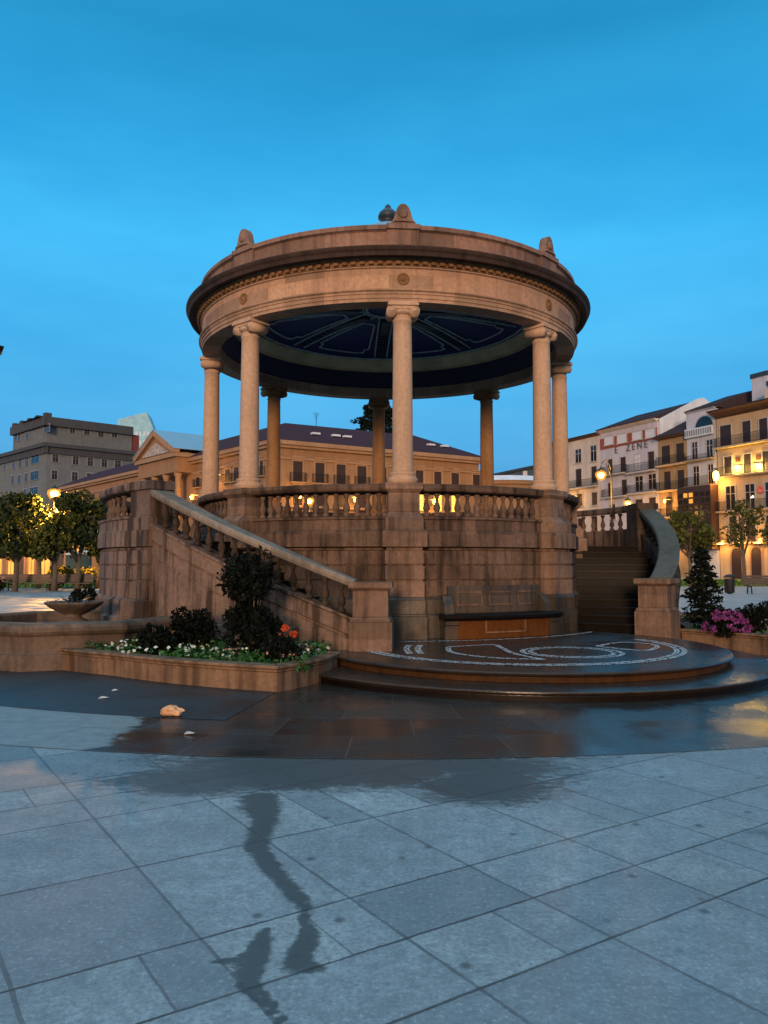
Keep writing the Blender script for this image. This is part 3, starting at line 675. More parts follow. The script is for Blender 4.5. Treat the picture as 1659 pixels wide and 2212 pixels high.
def terrace_pier(th, hw, mat='wall'):
    m = MB(); y = -6.30; y1 = y+.26
    for w_, yo, z0, z1 in ((hw+.05, -.40, 0, .62), (hw+.03, -.37, .622, .66), (hw+.02, -.34, .66, .94), (hw, -.27, .98, 1.285), (hw-.02, -.24, 1.285, 1.318), (hw, -.27, 1.318, 1.567), (hw-.02, -.24, 1.567, 1.6), (hw, -.27, 1.6, 1.84), (hw-.03, -.22, 1.84, 1.905),
                           (hw+.03, -.30, 1.905, 2.2), (hw, -.26, 2.2, 2.42), (hw-.03, -.22, 2.45, 2.92), (hw+.03, -.27, 2.92, 3.078)): m.box(-w_, w_, y+yo, y1, z0, z1)
    m.frustum((-hw-.02, hw+.02, y-.34, y1), (-hw, hw, y-.27, y1), .94, .98)
    m.frustum((-hw, hw, y-.26, y1), (-hw+.03, hw-.03, y-.22, y1), 2.42, 2.45)
    return m.build('terrace_pier', mat, bs, (0, 0, 0), R(th), bevel=.008)
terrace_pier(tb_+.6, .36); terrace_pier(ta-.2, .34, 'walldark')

# ------------------------------------------------------------------ two curved flights
def staircase(sgn, label):
    root = thing('staircase', label, 'staircase', (KX, KY, 0), 0, 'curved flights of the bandstand')
    A0, A1 = AX+sgn*(TB-.2), AX+sgn*TT
    H0, H1 = 0.0, HR-1.32                            # rise above the pier cap
    hf = lambda a: (a-(AX+sgn*(TB+1.5)))/((AX+sgn*TT)-(AX+sgn*(TB+1.5)))*H1
    n = 48; ang = [AX+sgn*(TB+2.2) + (A1-(AX+sgn*(TB+2.2)))*i/n for i in range(n+1)]
    def sweep(pf):                                  # pf(h) -> closed profile at rise h
        vs = []; P0 = None
        for a in ang:
            P = pf(max(0, hf(a))); P0 = len(P)
            for r, h in P: vs.append((r*math.sin(R(a)), -r*math.cos(R(a)), h))
        fs = []
        for k in range(n):
            for i in range(P0):
                j = (i+1) % P0; fs.append((k*P0+i, (k+1)*P0+i, (k+1)*P0+j, k*P0+j))
        fs.append(tuple(range(P0))); fs.append(tuple(n*P0+i for i in range(P0)))
        return vs, fs
    def wall_p(h):
        top = .72+h                                 # foot of the balusters
        return [(6.12, 0), (6.50, 0), (6.50, min(.60, top-.36)), (6.47, min(.62, top-.34)), (6.47, max(.4, top-.62)), (6.455, max(.41, top-.61)), (6.455, max(.42, top-.575)), (6.475, max(.43, top-.565)), (6.475, top-.34), (6.455, top-.33), (6.455, top-.30), (6.50, top-.28), (6.50, top-.06), (6.53, top-.04), (6.53, top), (6.12, top)]
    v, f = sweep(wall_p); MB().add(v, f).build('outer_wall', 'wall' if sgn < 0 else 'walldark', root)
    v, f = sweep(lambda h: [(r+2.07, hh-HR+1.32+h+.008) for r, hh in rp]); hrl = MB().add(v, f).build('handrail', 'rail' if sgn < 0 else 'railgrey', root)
    k = 15
    for i in range(k):
        a = AX+sgn*(TB+3.6) + (A1-sgn*2.4-(AX+sgn*(TB+3.6)))*(i+.3)/(k-.5)
        h = hf(a); zz = .72+h; mt = Matrix.Diagonal((1, 1, (.44+.02)/.425, 1))
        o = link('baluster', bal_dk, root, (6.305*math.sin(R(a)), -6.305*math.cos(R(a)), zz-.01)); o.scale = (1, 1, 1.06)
    # steps
    ns = 12; rise = (HF-.263)/ns
    for i in range(ns):
        a0 = AX+sgn*(TB+1.0) + (A1-(AX+sgn*(TB+1.0)))*i/ns; a1 = AX+sgn*(TB+1.0) + (A1-(AX+sgn*(TB+1.0)))*(i+1)/ns
        zt = .263+rise*(i+1); nose = sgn*.28
        s_ = MB().revolve([(4.30, 0), (6.13, 0), (6.13, zt-.035), (4.30, zt-.035)], a0, a1, 5)
        s_.revolve([(4.30, zt-.034), (6.13, zt-.034), (6.13, zt-.014), (4.30, zt-.014)], a0-nose*.6, a1, 5)
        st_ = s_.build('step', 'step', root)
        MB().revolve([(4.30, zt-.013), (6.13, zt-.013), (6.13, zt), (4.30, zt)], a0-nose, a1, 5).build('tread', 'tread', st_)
    # newel pier
    th = AX+sgn*TB; m = MB(); y = -6.30
    m.box(-.335, .335, y-.335, y+.335, .15, .70); m.box(-.315, .315, y-.315, y+.315, .70, .735)
    m.frustum((-.315, .315, y-.315, y+.315), (-.275, .275, y-.275, y+.275), .735, .78)
    m.box(-.275, .275, y-.275, y+.275, .78, 1.185)
    np_ = m.build('newel_pier', 'pil', root, (0, 0, 0), R(th), bevel=.008)
    c = MB(); c.frustum((-.275, .275, y-.275, y+.275), (-.325, .325, y-.325, y+.325), 1.187, 1.225); c.box(-.34, .34, y-.34, y+.34, 1.225, 1.32)
    c.build('cap', 'pil', np_, bevel=.012)
    return root
staircase(-1, 'left curved stone staircase climbing behind the flower bed, baluster side towards us')
staircase(1, 'right curved stone staircase with its dark steps seen from the foot')

# ------------------------------------------------------------------ round platform with mosaic
PX, PY = 2.191, 13.013
pl = thing('round_platform', 'low round stone platform of two wet steps with white mosaic lines', 'platform', (PX, PY, 0))
MB().revolve([(.02, 0), (3.80, 0), (3.80, .07), (3.84, .085), (3.862, .105), (3.862, .118), (3.85, .125), (.02, .125)], 0, 360, 256).build('lower_step', 'wetstone', pl)
MB().revolve([(.02, .12), (3.15, .12), (3.15, .19), (3.20, .205), (3.245, .225), (3.255, .245), (3.245, .263), (.02, .263)], 0, 360, 256).build('upper_step', 'wetstone', pl)
MB().revolve([(3.802, .002), (3.81, .002), (3.81, .066), (3.802, .066)], 0, 360, 256).build('added_riser_cover', 'step', pl)  # dark matt strip added over the riser to suppress a sun glint
amber = MB().revolve([(3.152, .126), (3.165, .126), (3.165, .188), (3.152, .188)], -95, 80, 90); amber.build('riser_band', 'riser', pl)
HP = .263
def mosaic(pts, wd=.075, closed=False):
    wd *= 1.35
    """a line of small hand-set marble stones, two rows wide"""
    P = [Vector(p) for p in pts]; P = P+[P[0]] if closed else P; m = MB()
    for row in (-1, 1):
        carry = rng.random()*.05
        for p, q in zip(P[:-1], P[1:]):
            d = q-p; L = d.length
            if L < 1e-5: continue
            d /= L; nn = Vector((-d.y, d.x)); x = carry
            while x < L:
                if rng.random() < .9:
                    c = p+d*x+nn*row*wd*.27+Vector((rng.gauss(0, .003), rng.gauss(0, .003))); a, e = rng.uniform(.016, .022), wd*rng.uniform(.19, .24)
                    z = HP+rng.uniform(.003, .006)
                    m.add([(c.x+d.x*i*a+nn.x*j*e-PX, c.y+d.y*i*a+nn.y*j*e-PY, z) for i, j in ((-1, -1), (1, -1), (1, 1), (-1, 1))], [(0, 1, 2, 3)])
                x += rng.uniform(.042, .052)
            carry = x-L
    base_n = len(m.f); vs = []; n = len(P)
    for i, p in enumerate(P):
        d = P[min(i+1, n-1)]-P[max(0, i-1)]; nn = Vector((-d.y, d.x)).normalized()*wd*.52
        for q in (p-nn, p+nn): vs.append((q.x-PX, q.y-PY, HP+.0025))
    m.add(vs, [(2*i, 2*i+2, 2*i+3, 2*i+1) for i in range(n-1)]); m.bed = base_n
    return m
def lay(m, name):
    o = m.build(name, 'mosaic', pl); o.data.materials.append(M['wetstone'])
    for p in o.data.polygons[m.bed:]: p.material_index = 1
def smooth_pts(uv, seg=8):
    P = [ground(u, v, HP) for u, v in uv]; P = [Vector((p.x, p.y)) for p in P]; out_ = []
    for i in range(len(P)-1):
        p0, p1, p2, p3 = P[max(0, i-1)], P[i], P[i+1], P[min(len(P)-1, i+2)]
        for k in range(seg):
            t = k/seg; out_.append(.5*((2*p1)+(-p0+p2)*t+(2*p0-5*p1+4*p2-p3)*t*t+(-p0+3*p1-3*p2+p3)*t**3))
    return out_+[P[-1]]
arc = [(PX+2.52*math.sin(R(a)), PY-2.52*math.cos(R(a))) for a in range(-80, 104, 4)]
for rr in (2.46, 2.57): lay(mosaic([(PX+rr*math.sin(R(a)), PY-rr*math.cos(R(a))) for a in range(-70, 118, 4)], .06), 'mosaic_line')
backarc = [(KX+5.12*math.sin(R(a)), KY-5.12*math.cos(R(a))) for a in [2+1.6*i for i in range(32)]]
lay(mosaic(backarc, .06), 'mosaic_line')
cxm, cym = ground(1235, 1409, HP).xy
for rr in (.62, .74): lay(mosaic([(cxm+rr*math.cos(i*.157), cym+rr*math.sin(i*.157)) for i in range(40)], .055, True), 'mosaic_ring')
lay(mosaic(smooth_pts([(968, 1398), (1060, 1393), (1080, 1398), (1110, 1412), (1175, 1425)]), .065), 'mosaic_line')
lay(mosaic(smooth_pts([(968, 1398), (978, 1410), (1060, 1421), (1175, 1425)]), .065), 'mosaic_line')
lay(mosaic(smooth_pts([(1290, 1396), (1340, 1388), (1400, 1391), (1420, 1397), (1400, 1405), (1360, 1404), (1290, 1396)]), .065), 'mosaic_line')
for du in (0, 24): lay(mosaic(smooth_pts([(884+du, 1394), (878+du, 1402), (886+du, 1413)]), .075), 'mosaic_line')

# ------------------------------------------------------------------ curved bench against the drum
be = thing('stone_bench', 'curved stone bench with a panelled back and front coloured by an orange glow, built against the drum', 'bench', (KX, KY, 0))
b0, b1 = AX-14.5, AX+15.5
MB().revolve([(4.53, .265), (4.86, .265), (4.86, .585), (4.53, .585)], b0+1.2, b1-1.2, 30).build('bench_base', 'amber', be)
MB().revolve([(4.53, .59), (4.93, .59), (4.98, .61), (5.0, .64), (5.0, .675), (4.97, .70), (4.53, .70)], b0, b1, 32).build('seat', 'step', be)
bb = MB().revolve([(4.53, .704), (4.60, .704), (4.585, 1.20), (4.53, 1.20)], b0+2, b1-2, 30); bb.build('backrest', 'base', be)
for i in range(3):
    a0 = b0+4.0+i*8.1; a1 = a0+6.4; fr = MB()
    fr.revolve([(4.588, .84), (4.614, .84), (4.61, .868), (4.588, .868)], a0, a1, 8); fr.revolve([(4.58, 1.07), (4.605, 1.07), (4.60, 1.10), (4.58, 1.10)], a0, a1, 8)
    for a in (a0, a1-.35): fr.revolve([(4.588, .868), (4.612, .868), (4.602, 1.07), (4.584, 1.07)], a, a+.35, 2)
    fr.build('back_panel', 'drum', be)
for a in (b0, b1-3.2):
    MB().revolve([(4.53, .266), (4.90, .266), (4.90, .50), (4.93, .52), (4.93, .586), (4.53, .586)], a+.2, a+3, 4).build('bench_end', 'base', be)
    MB().revolve([(4.53, .703), (4.78, .703), (4.76, .86), (4.68, .95), (4.64, 1.02), (4.53, 1.05)], a+.5, a+2.6, 4).build('armrest', 'base', be)
pf = MB(); a0, a1 = AX-5.2, AX+5.2
pf.revolve([(4.862, .36), (4.885, .36), (4.885, .385), (4.862, .385)], a0, a1, 10)
for a in (a0, a1-.3): pf.revolve([(4.862, .386), (4.885, .386), (4.885, .58), (4.862, .58)], a, a+.3, 1)
pf.build('plaque_frame', 'planter', be)

# ------------------------------------------------------------------ planters
def planter(label, pts_out, pts_in, h, soil_h):
    """low stone wall along pts_out closing a bed whose back edge is pts_in"""
    c = Vector((sum(p.x for p in pts_out)/len(pts_out), sum(p.y for p in pts_out)/len(pts_out), 0))
    root = thing('flower_planter', label, 'planter', c)
    P = [Vector((p.x, p.y)) - c.xy for p in pts_out]; n = len(P)
    prof = [(0, 0), (0, h-.09), (.018, h-.075), (.018, h-.055), (.045, h-.03), (.045, h-.008), (.035, h), (-.20, h), (-.20, 0)]
    vs = []; m = len(prof)
    for i, p in enumerate(P):
        d0 = (P[i]-P[i-1]).normalized() if i else (P[1]-P[0]).normalized(); d1 = (P[i+1]-P[i]).normalized() if i < n-1 else d0
        n0 = Vector((d0.y, -d0.x)); n1 = Vector((d1.y, -d1.x)); nn = (n0+n1).normalized(); k = 1/max(.35, nn.dot(n0))
        for o, z in prof: q = p+nn*o*k; vs.append((q.x, q.y, z))
    fs = [(i*m+j, (i+1)*m+j, (i+1)*m+(j+1) % m, i*m+(j+1) % m) for i in range(n-1) for j in range(m)] + [tuple(range(m)), tuple((n-1)*m+j for j in range(m))]
    MB().add(vs, fs).build('planter_wall', 'planter', root)
    ctr = sum((Vector((p.x-c.x, p.y-c.y)) for p in pts_in), Vector((0, 0)))/len(pts_in)
    poly = [tuple(p + (Vector(min(((q.x-c.x, q.y-c.y) for q in pts_in), key=lambda q: (Vector(q)-p).length))-p).normalized()*.12) for p in P] + [(p.x-c.x, p.y-c.y) for p in reversed(pts_in)]
    MB().prism(poly, 0, soil_h).build('soil', 'soil', root)
    return root
outer = [kp(8.42, a) for a in range(-40, -28, 3)] + [kp(8.42+.55*(a+28)/19, a) for a in range(-28, -9, 2)] + [kp(8.97, -9.2), kp(8.75, -8.4), kp(8.05, -6.6), kp(7.3, -6.0)]
inner = [kp(6.6, a) for a in range(-40, -5, 4)]
planter('low curved stone planter of white and green bedding plants below the left staircase', outer, inner, .33, .24)
o2 = [kp(6.66, 57.5), kp(7.4, 55.2), kp(8.25, 53.4)] + [kp(8.3, a) for a in range(54, 96, 3)]
i2 = [kp(6.6, a) for a in range(58, 96, 4)]
planter('dark stone planter with magenta flowers beside the right newel pier', o2, i2, .36, .27)

# plants
def clump(name, label, cat, loc, parts, group=None):
    """parts: (part name, material, MB in local coords)"""
    root = thing(name, label, cat, loc, 0, group)
    for nme, mat, mb in parts: mb.build(nme, mat, root)
    return root
def ell_pts(n, c, r, hollow=.35, seed=None):
    out_ = []
    while len(out_) < n:
        v = Vector((rng.uniform(-1, 1), rng.uniform(-1, 1), rng.uniform(-1, 1)))
        if hollow < v.length < 1: out_.append(Vector((c[0]+v.x*r[0], c[1]+v.y*r[1], c[2]+v.z*r[2])))
    return out_
def shrub_mb(w_, h_, n, leaf, lobes=7):
    m = MB()
    for i in range(lobes):
        a = rng.random()*6.28; rr = rng.random()**.6*w_*.34; cz_ = h_*rng.uniform(.28, .72)
        s_ = rng.uniform(.30, .5)*w_*.6
        m.leaves(ell_pts(n//lobes, (rr*math.cos(a), rr*math.sin(a), cz_), (s_, s_, min(s_*.95, h_*.30)), .2), leaf, .5, .55)
    m.leaves(ell_pts(n//4, (0, 0, h_*.42), (w_*.42, w_*.42, h_*.40), .0), leaf, .5, .6)
    return m
def stems_mb(h_, n, spread): 
    m = MB()
    for i in range(n):
        a = rng.random()*6.28; q = spread*rng.uniform(.3, 1); m.tube([(0.03*math.cos(a), .03*math.sin(a), -.1), (q*.4*math.cos(a), q*.4*math.sin(a), h_*.4), (q*math.cos(a), q*math.sin(a), h_*.8)], [.016, .012, .006], 5)
    return m
def topiary(label, loc, H, W, tiers, n):
    m = MB()
    for i in range(tiers):
        z = H*(.16+.80*i/(tiers-1)); rr = W*.5*(1.0-.80*(i/(tiers-1))**1.5)*rng.uniform(.85, 1.1)
        k = max(7, int(13*rr/(W*.5)))
        for j in range(k):
            a = 6.28*j/k+rng.random()*.7; L = rr*rng.uniform(.7, 1.1)
            p1 = Vector((L*math.cos(a), L*math.sin(a), z+rng.uniform(-.04, .05)*H-.06*L))
            q = [Vector((0, 0, z-.03)).lerp(p1, t) + Vector((rng.gauss(0, .025), rng.gauss(0, .025), rng.gauss(0, .018)+.03*math.sin(3*t))) for t in [(.12+.88*s_/max(4, n//(tiers*k))) for s_ in range(max(5, n//(tiers*k)))]]
            m.leaves(q, .11, .4, .38, 1.0)
    m.leaves([Vector((rng.gauss(0, .03), rng.gauss(0, .03), H*(.2+.8*rng.random()))) for _ in range(220)], .08, .4, .35)
    t_ = MB().tube([(0, 0, -.15), (0, 0, H*.5), (0.01, 0, H*.97)], [.035, .025, .006], 6)
    return clump('conifer_shrub', label, 'shrub', loc, (('foliage', 'conif', m), ('trunk', 'bark', t_)))
p = kp(7.75, -14.8)
bigp = MB(); bigp.v = []
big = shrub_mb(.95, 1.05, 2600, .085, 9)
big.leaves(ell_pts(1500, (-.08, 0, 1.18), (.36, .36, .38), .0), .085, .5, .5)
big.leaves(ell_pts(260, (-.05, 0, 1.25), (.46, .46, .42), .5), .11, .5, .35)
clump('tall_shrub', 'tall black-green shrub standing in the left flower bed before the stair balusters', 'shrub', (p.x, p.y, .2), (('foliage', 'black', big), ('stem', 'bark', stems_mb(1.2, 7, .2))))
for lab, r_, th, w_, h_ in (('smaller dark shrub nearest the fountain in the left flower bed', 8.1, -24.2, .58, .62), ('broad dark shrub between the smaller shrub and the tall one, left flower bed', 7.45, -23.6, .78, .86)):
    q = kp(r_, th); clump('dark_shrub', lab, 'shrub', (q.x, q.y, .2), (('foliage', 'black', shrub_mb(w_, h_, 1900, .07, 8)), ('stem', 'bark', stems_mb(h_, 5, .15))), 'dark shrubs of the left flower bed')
q = kp(8.25, -9.9)
heads = []
for c in ((0, 0, .50), (.10, .02, .42), (-.06, .02, .37)):
    fl = MB(); fl.leaves(ell_pts(60, c, (.05, .05, .038), .3), .05, .4, .8); heads.append(('flower_head', 'red_fl', fl))
clump('flowering_plant', 'dark leafy plant with three orange-red flower heads at the right end of the left bed', 'flowers', (q.x, q.y, .24), (('foliage', 'black', shrub_mb(.62, .42, 1300, .07, 7)), *heads, ('stem', 'bark', stems_mb(.5, 5, .1))))
# bedding: too dense to count
cov = MB(); wf = MB(); pk = MB()
for i in range(5600):
    a = rng.uniform(-39, -7.2); rmax = 8.2+.5*max(0, (a+28)/19); r_ = rng.uniform(6.9, rmax); q = kp(r_, a)
    z = .24 + rng.random()**1.5*(.16 if r_ > 7.6 else .22)
    cov.leaves([Vector((q.x, q.y, z))], .075, .5, .5, .6)
for i in range(330):
    cl = rng.choice([-30, -26.5, -23, -17, -15.5, -20, -12, -9.3, -8.6]); q = kp(rng.uniform(7.5, 8.5), cl+rng.gauss(0, .8))
    (pk if (-16.5 < cl < -8 and rng.random() < .6) else wf).leaves([Vector((q.x, q.y, .34+.12*rng.random()))], .05, .4, .8, 1)
tag(cov.build('bedding_leaves', 'cover'), 'low green bedding leaves filling the left flower bed', 'ground cover', kind='stuff')
tag(wf.build('white_bedding_flowers', 'white_fl'), 'small white flowers scattered over the left flower bed', 'flowers', kind='stuff')
tag(pk.build('pink_bedding_flowers', 'pink_fl'), 'small pale pink flowers around the tall shrub of the left bed', 'flowers', kind='stuff')
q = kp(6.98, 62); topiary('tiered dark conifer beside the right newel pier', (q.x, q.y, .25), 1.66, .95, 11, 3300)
q = kp(7.5, 55.2+1.0)
mg = MB(); 
for i in range(60):
    a = rng.random()*6.28; e = rng.random(); rr = .40*math.sqrt(1-e*e*.85)
    mg.leaves(ell_pts(22, (rr*math.cos(a), rr*math.sin(a), .10+.36*e), (.055, .055, .04), .3), .05, .4, .8)
clump('flowering_plant', 'rounded plant covered in magenta flowers in the right planter', 'flowers', (q.x, q.y, .25), (('foliage', 'black', shrub_mb(.8, .44, 1400, .07, 7)), ('flower_heads', 'purple_fl', mg)))
q = kp(7.9, 59.5); clump('dark_shrub', 'dark shrub behind the magenta flowers, at the outer end of the right planter', 'shrub', (q.x, q.y, .22), (('foliage', 'black', shrub_mb(.66, .78, 2000, .075, 8)), ('stem', 'bark', stems_mb(.7, 5, .14))))
q = kp(7.35, 62.5); clump('dark_shrub', 'low dark shrub between the tiered conifer and the magenta flowers', 'shrub', (q.x, q.y, .22), (('foliage', 'black', shrub_mb(.52, .66, 1300, .07, 6)), ('stem', 'bark', stems_mb(.5, 4, .12))))
cov = MB()
for i in range(900):
    a = rng.uniform(57, 92); q = kp(rng.uniform(6.75, 8.1), a); cov.leaves([Vector((q.x, q.y, .27+.1*rng.random()))], .07, .5, .5, .6)
tag(cov.build('bedding_leaves', 'cover'), 'low green bedding leaves in the right planter', 'ground cover', kind='stuff')

# ------------------------------------------------------------------ octagonal fountain
FX, FY = -5.36, 13.62
fo = thing('fountain', 'octagonal stone fountain basin with a thick moulded rim, left of the staircase', 'fountain', (FX, FY, 0))
def octo(prof, name, mat):
    m = MB(); vs = []; k = len(prof)
    for i in range(8):
        a = math.pi/4*i - math.pi/2
        for r, z in prof: vs.append((r*math.cos(a), r*math.sin(a), z))
    fs = [(i*k+j, ((i+1) % 8)*k+j, ((i+1) % 8)*k+(j+1) % k, i*k+(j+1) % k) for i in range(8) for j in range(k)]
    return m.add(vs, fs).build(name, mat, fo, bevel=.01)
octo([(1.62, 0), (1.92, 0), (1.92, .235), (1.885, .25), (1.86, .28), (1.86, .52), (1.62, .52)], 'basin_wall', 'fount')
octo([(1.58, .522), (1.90, .522), (1.93, .545), (1.96, .585), (1.965, .64), (1.94, .685), (1.88, .71), (1.62, .71), (1.58, .68)], 'rim', 'fount')
MB().prism([(1.6*math.cos(math.pi/4*i-math.pi/2), 1.6*math.sin(math.pi/4*i-math.pi/2)) for i in range(8)], .05, .56).build('water', 'water', fo)
MB().lathe([(.30, .05), (.30, .60), (.14, .68), (.11, .74), (.16, .78)], 20).build('pedestal', 'fount', fo)
bx, by = -5.38, 13.70
ur = thing('stone_bowl', 'shallow wide stone bowl on a short foot above the fountain basin', 'bowl', (bx, by, .56))
MB().lathe([(.13, 0), (.13, .05), (.08, .09), (.10, .14), (.24, .20), (.40, .29), (.47, .345), (.485, .365), (.475, .39), (.44, .39), (.40, .34), (.2, .31), (.001, .31)], 32).build('bowl', 'fount', ur)
m = MB()
for i in range(34):
    a = rng.random()*6.28; m.blade((0.06*math.cos(a), .06*math.sin(a), .0), (math.cos(a), math.sin(a), rng.uniform(.5, 1.6)), rng.uniform(.38, .58), .055, rng.uniform(.35, .75), 6)
clump('fern_plant', 'arching dark fern growing from the stone bowl', 'plant', (bx, by, .90), (('fronds', 'palm', m), ('crown', 'bark', MB().lathe([(.09, -.1), (.08, .05), (.02, .1)], 10))))
m = MB(); m.leaves(ell_pts(900, (0, 0, .62), (.24, .24, .30), 0), .075, .5, .5); m.leaves(ell_pts(500, (0, 0, .3), (.3, .3, .25), 0), .075, .5, .5)
q = Vector((-6.0, 15.95, 0))
clump('dark_shrub', 'dark shrub standing behind the fountain bowl', 'shrub', (q.x, q.y, 0), (('foliage', 'black', shrub_mb(.7, 1.35, 1500, .085, 8)), ('stem', 'bark', stems_mb(1.1, 5, .15))))

# ------------------------------------------------------------------ litter
def rock(label):
    m = MB(); vs = []; nu, nv = 14, 9
    for j in range(nv+1):
        for i in range(nu):
            a = 6.283*i/nu; e = math.pi*j/nv; d = Vector((math.sin(e)*math.cos(a), math.sin(e)*math.sin(a), math.cos(e)))
            k = 1+.22*math.sin(3*a+2*e)*math.sin(e)+.15*math.cos(5*a-e)+rng.uniform(-.09, .09)
            x, y_, z = d.x*.115*k, d.y*.08*k, .052+d.z*.055*k
            if x > .04: z *= .75; y_ *= .75
            vs.append((x, y_, max(0.002, z)))
    fs = [(j*nu+i, j*nu+(i+1) % nu, (j+1)*nu+(i+1) % nu, (j+1)*nu+i) for j in range(nv) for i in range(nu)]
    p_ = ground(372, 1546, .01); o = m.add(vs, fs).build('paper_bag', 'bag', None, (p_.x, p_.y, .009))
    return tag(o, label, 'litter')
rock('crumpled tan paper bag lying on the wet paving')
for lab, u, v, sx, sy in (('larger white paper scrap on the dark asphalt left of the bag', 225, 1508, .065, .032), ('smaller white paper scrap near the planter wall', 249, 1492, .042, .026), ('torn white scrap on the wet stone right of the bag', 410, 1585, .05, .026)):
    p_ = ground(u, v, .012); m = MB(); a = rng.random()
    vs = [(-sx, -sy*.6, .0), (sx*.9, -sy, .012), (sx, sy*.7, .004), (-sx*.7, sy, .016), (0, 0, .02)]
    m.add(vs + [(x, y_, z+.004) for x, y_, z in vs], [(0, 1, 4), (1, 2, 4), (2, 3, 4), (3, 0, 4), (5, 6, 9), (6, 7, 9), (7, 8, 9), (8, 5, 9)] + [(i, (i+1) % 4, 5+(i+1) % 4, 5+i) for i in range(4)])
    tag(m.build('paper_scrap', 'paper', None, (p_.x, p_.y, .010)), lab, 'litter', 'paper scraps on the paving')

# ------------------------------------------------------------------ benches, bin, lawns, hedge plants
def park_bench(label, x, y, rot, L):
    r_ = thing('park_bench', label, 'bench', (x, y, 0), rot, 'dark wooden benches at the lawn edge')
    s_ = MB(); bk = MB()
    for i in range(4): s_.box(-L/2, L/2, -.28+.14*i, -.16+.14*i, .42, .46)
    for i in range(4): bk.box(-L/2, L/2, .30+.03*i, .335+.03*i, .50+.125*i, .61+.125*i)
    s_.build('seat', 'wood', r_); bk.build('backrest', 'wood', r_)
    k = max(2, int(L/1.7))
    for i in range(k):
        xx = -L/2+.25+(L-.5)*i/(k-1); l_ = MB()
        l_.tube([(xx, -.26, 0), (xx, -.20, .41)], .035, 6); l_.tube([(xx, .34, 0), (xx, .26, .41), (xx, .37, .55), (xx, .46, .98)], .035, 6); l_.box(xx-.03, xx+.03, -.25, .28, .36, .415)
        l_.build('leg', 'iron', r_)
    return r_
park_bench('long dark bench along the lawn at the far left', -22.3, 47, R(1), 9.6)
park_bench('dark bench at the right edge beyond the magenta flowers', 21.6, 42, R(-3), 4.6)
lb = thing('litter_bin', 'dark cylindrical litter bin beside the right-hand bench', 'bin', (18.55, 42.3, 0))
MB().lathe([(.22, .05), (.25, .10), (.27, .75), (.28, .80), (.24, .82)], 16).build('bin_body', 'iron', lb)
MB().lathe([(.29, .86), (.29, .92), (.18, 1.02), (.001, 1.05)], 16).build('bin_lid', 'iron', lb)
MB().tube([(0, 0, 0), (0, 0, .1)], .12, 10).build('bin_foot', 'iron', lb)
def lawn(name, x0, x1, y0, y1, label, n):
    tag(MB().box(x0, x1, y0, y1, 0, .06).build(name, 'grass'), kind='structure')
    m = MB()
    for i in range(n):
        x, y = rng.uniform(x0, x1), rng.uniform(y0, y1); h = rng.uniform(.10, .26); a = rng.random()*3.14; c, s_ = .06*math.cos(a), .06*math.sin(a)
        m.add([(x-c, y-s_, .05), (x+c, y+s_, .05), (x+rng.gauss(0, .06), y+rng.gauss(0, .06), h)], [(0, 1, 2)])
    tag(m.build('grass_blades', 'grass'), label, 'grass', kind='stuff')
lawn('lawn', -46, -9, 52, 74, 'strip of lawn grass behind the far left bench', 9000)
lawn('lawn', 14, 46, 56, 76, 'strip of lawn grass in front of the yellow houses', 7000)
for lab, u, v, y, w_, h_ in (('bush with yellow flowers under the left trees', 130, 1222, 51, 1.7, 1.5), ('bush with yellow flowers nearest the staircase, below the white canopies', 185, 1222, 51, 1.9, 1.45), ('pink flowering bush at the far left edge of the photo', 0, 1236, 46.2, .8, .9)):
    p_ = at(u, v, y); yf = MB(); yf.leaves(ell_pts(150 if w_ > 1 else 60, (0, 0, h_*.72), (w_*.45, w_*.45, h_*.3), .4), .16, .4, .8)
    clump('flowering_bush', lab, 'bush', (p_.x, p_.y, 0), (('foliage', 'leafdark', shrub_mb(w_, h_, 900, .17, 7)), ('flower_heads', 'pink_fl' if 'pink' in lab else 'yellow_fl', yf), ('stem', 'bark', stems_mb(h_, 4, .3))), 'flowering bushes')
for lab, u in (('left one of two teal booths with white canopy tops beside the staircase', 157), ('right one of two teal booths with white canopy tops, touching the staircase edge', 186)):
    p_ = at(u, 1180, 66); r_ = thing('market_booth', lab, 'booth', (p_.x, p_.y, 0), .2, 'teal booths under the trees')
    MB().box(-.42, .42, -.42, .42, 0, 2.35).build('booth_body', 'teal', r_, bevel=.03)
    MB().lathe([(.56, 2.36), (.58, 2.42), (.44, 2.62), (.15, 2.72), (.001, 2.73)], 8).build('canopy', 'whitecan', r_)

# ------------------------------------------------------------------ trees
def plane_tree(label, u, y, htop, cw, seed, mat='leaf', n=3400, hbot=2.6, grp='pollarded plane trees on the plaza'):
    global rng
    rng = random.Random(seed)
    p_ = at(u, 1218, y); root = thing('plane_tree', label, 'tree', (p_.x, p_.y, 0), 0, grp)
    m = MB(); tr_ = MB(); hc = (htop+hbot)/2
    k = 15
    tr_.tube([(0, 0, -.05), (.05, 0, 1.2), (0, .05, hbot+.3)], [.19, .14, .12], 8)
    for i in range(k):
        a = rng.random()*6.28; rr = cw*.5*rng.random()**.5*.92; z = hbot + (htop-hbot)*rng.uniform(.15, .88)
        c = (rr*math.cos(a), rr*math.sin(a), z); s_ = cw*rng.uniform(.10, .24)
        m.leaves(ell_pts(n//k, c, (s_, s_, s_*.8), .15), .24, .45, .75)
        if i < 7: tr_.tube([(0, .05, hbot*.85), (c[0]*.5, c[1]*.5, (hbot+z)/2+.1), c], [.09, .06, .025], 6)
    m.leaves(ell_pts(n//11, (0, 0, hc), (cw*.5, cw*.5, (htop-hbot)*.5), .6), .22, .4, .75)
    m.build('crown', mat, root); tr_.build('trunk', 'bark', root)
    return root
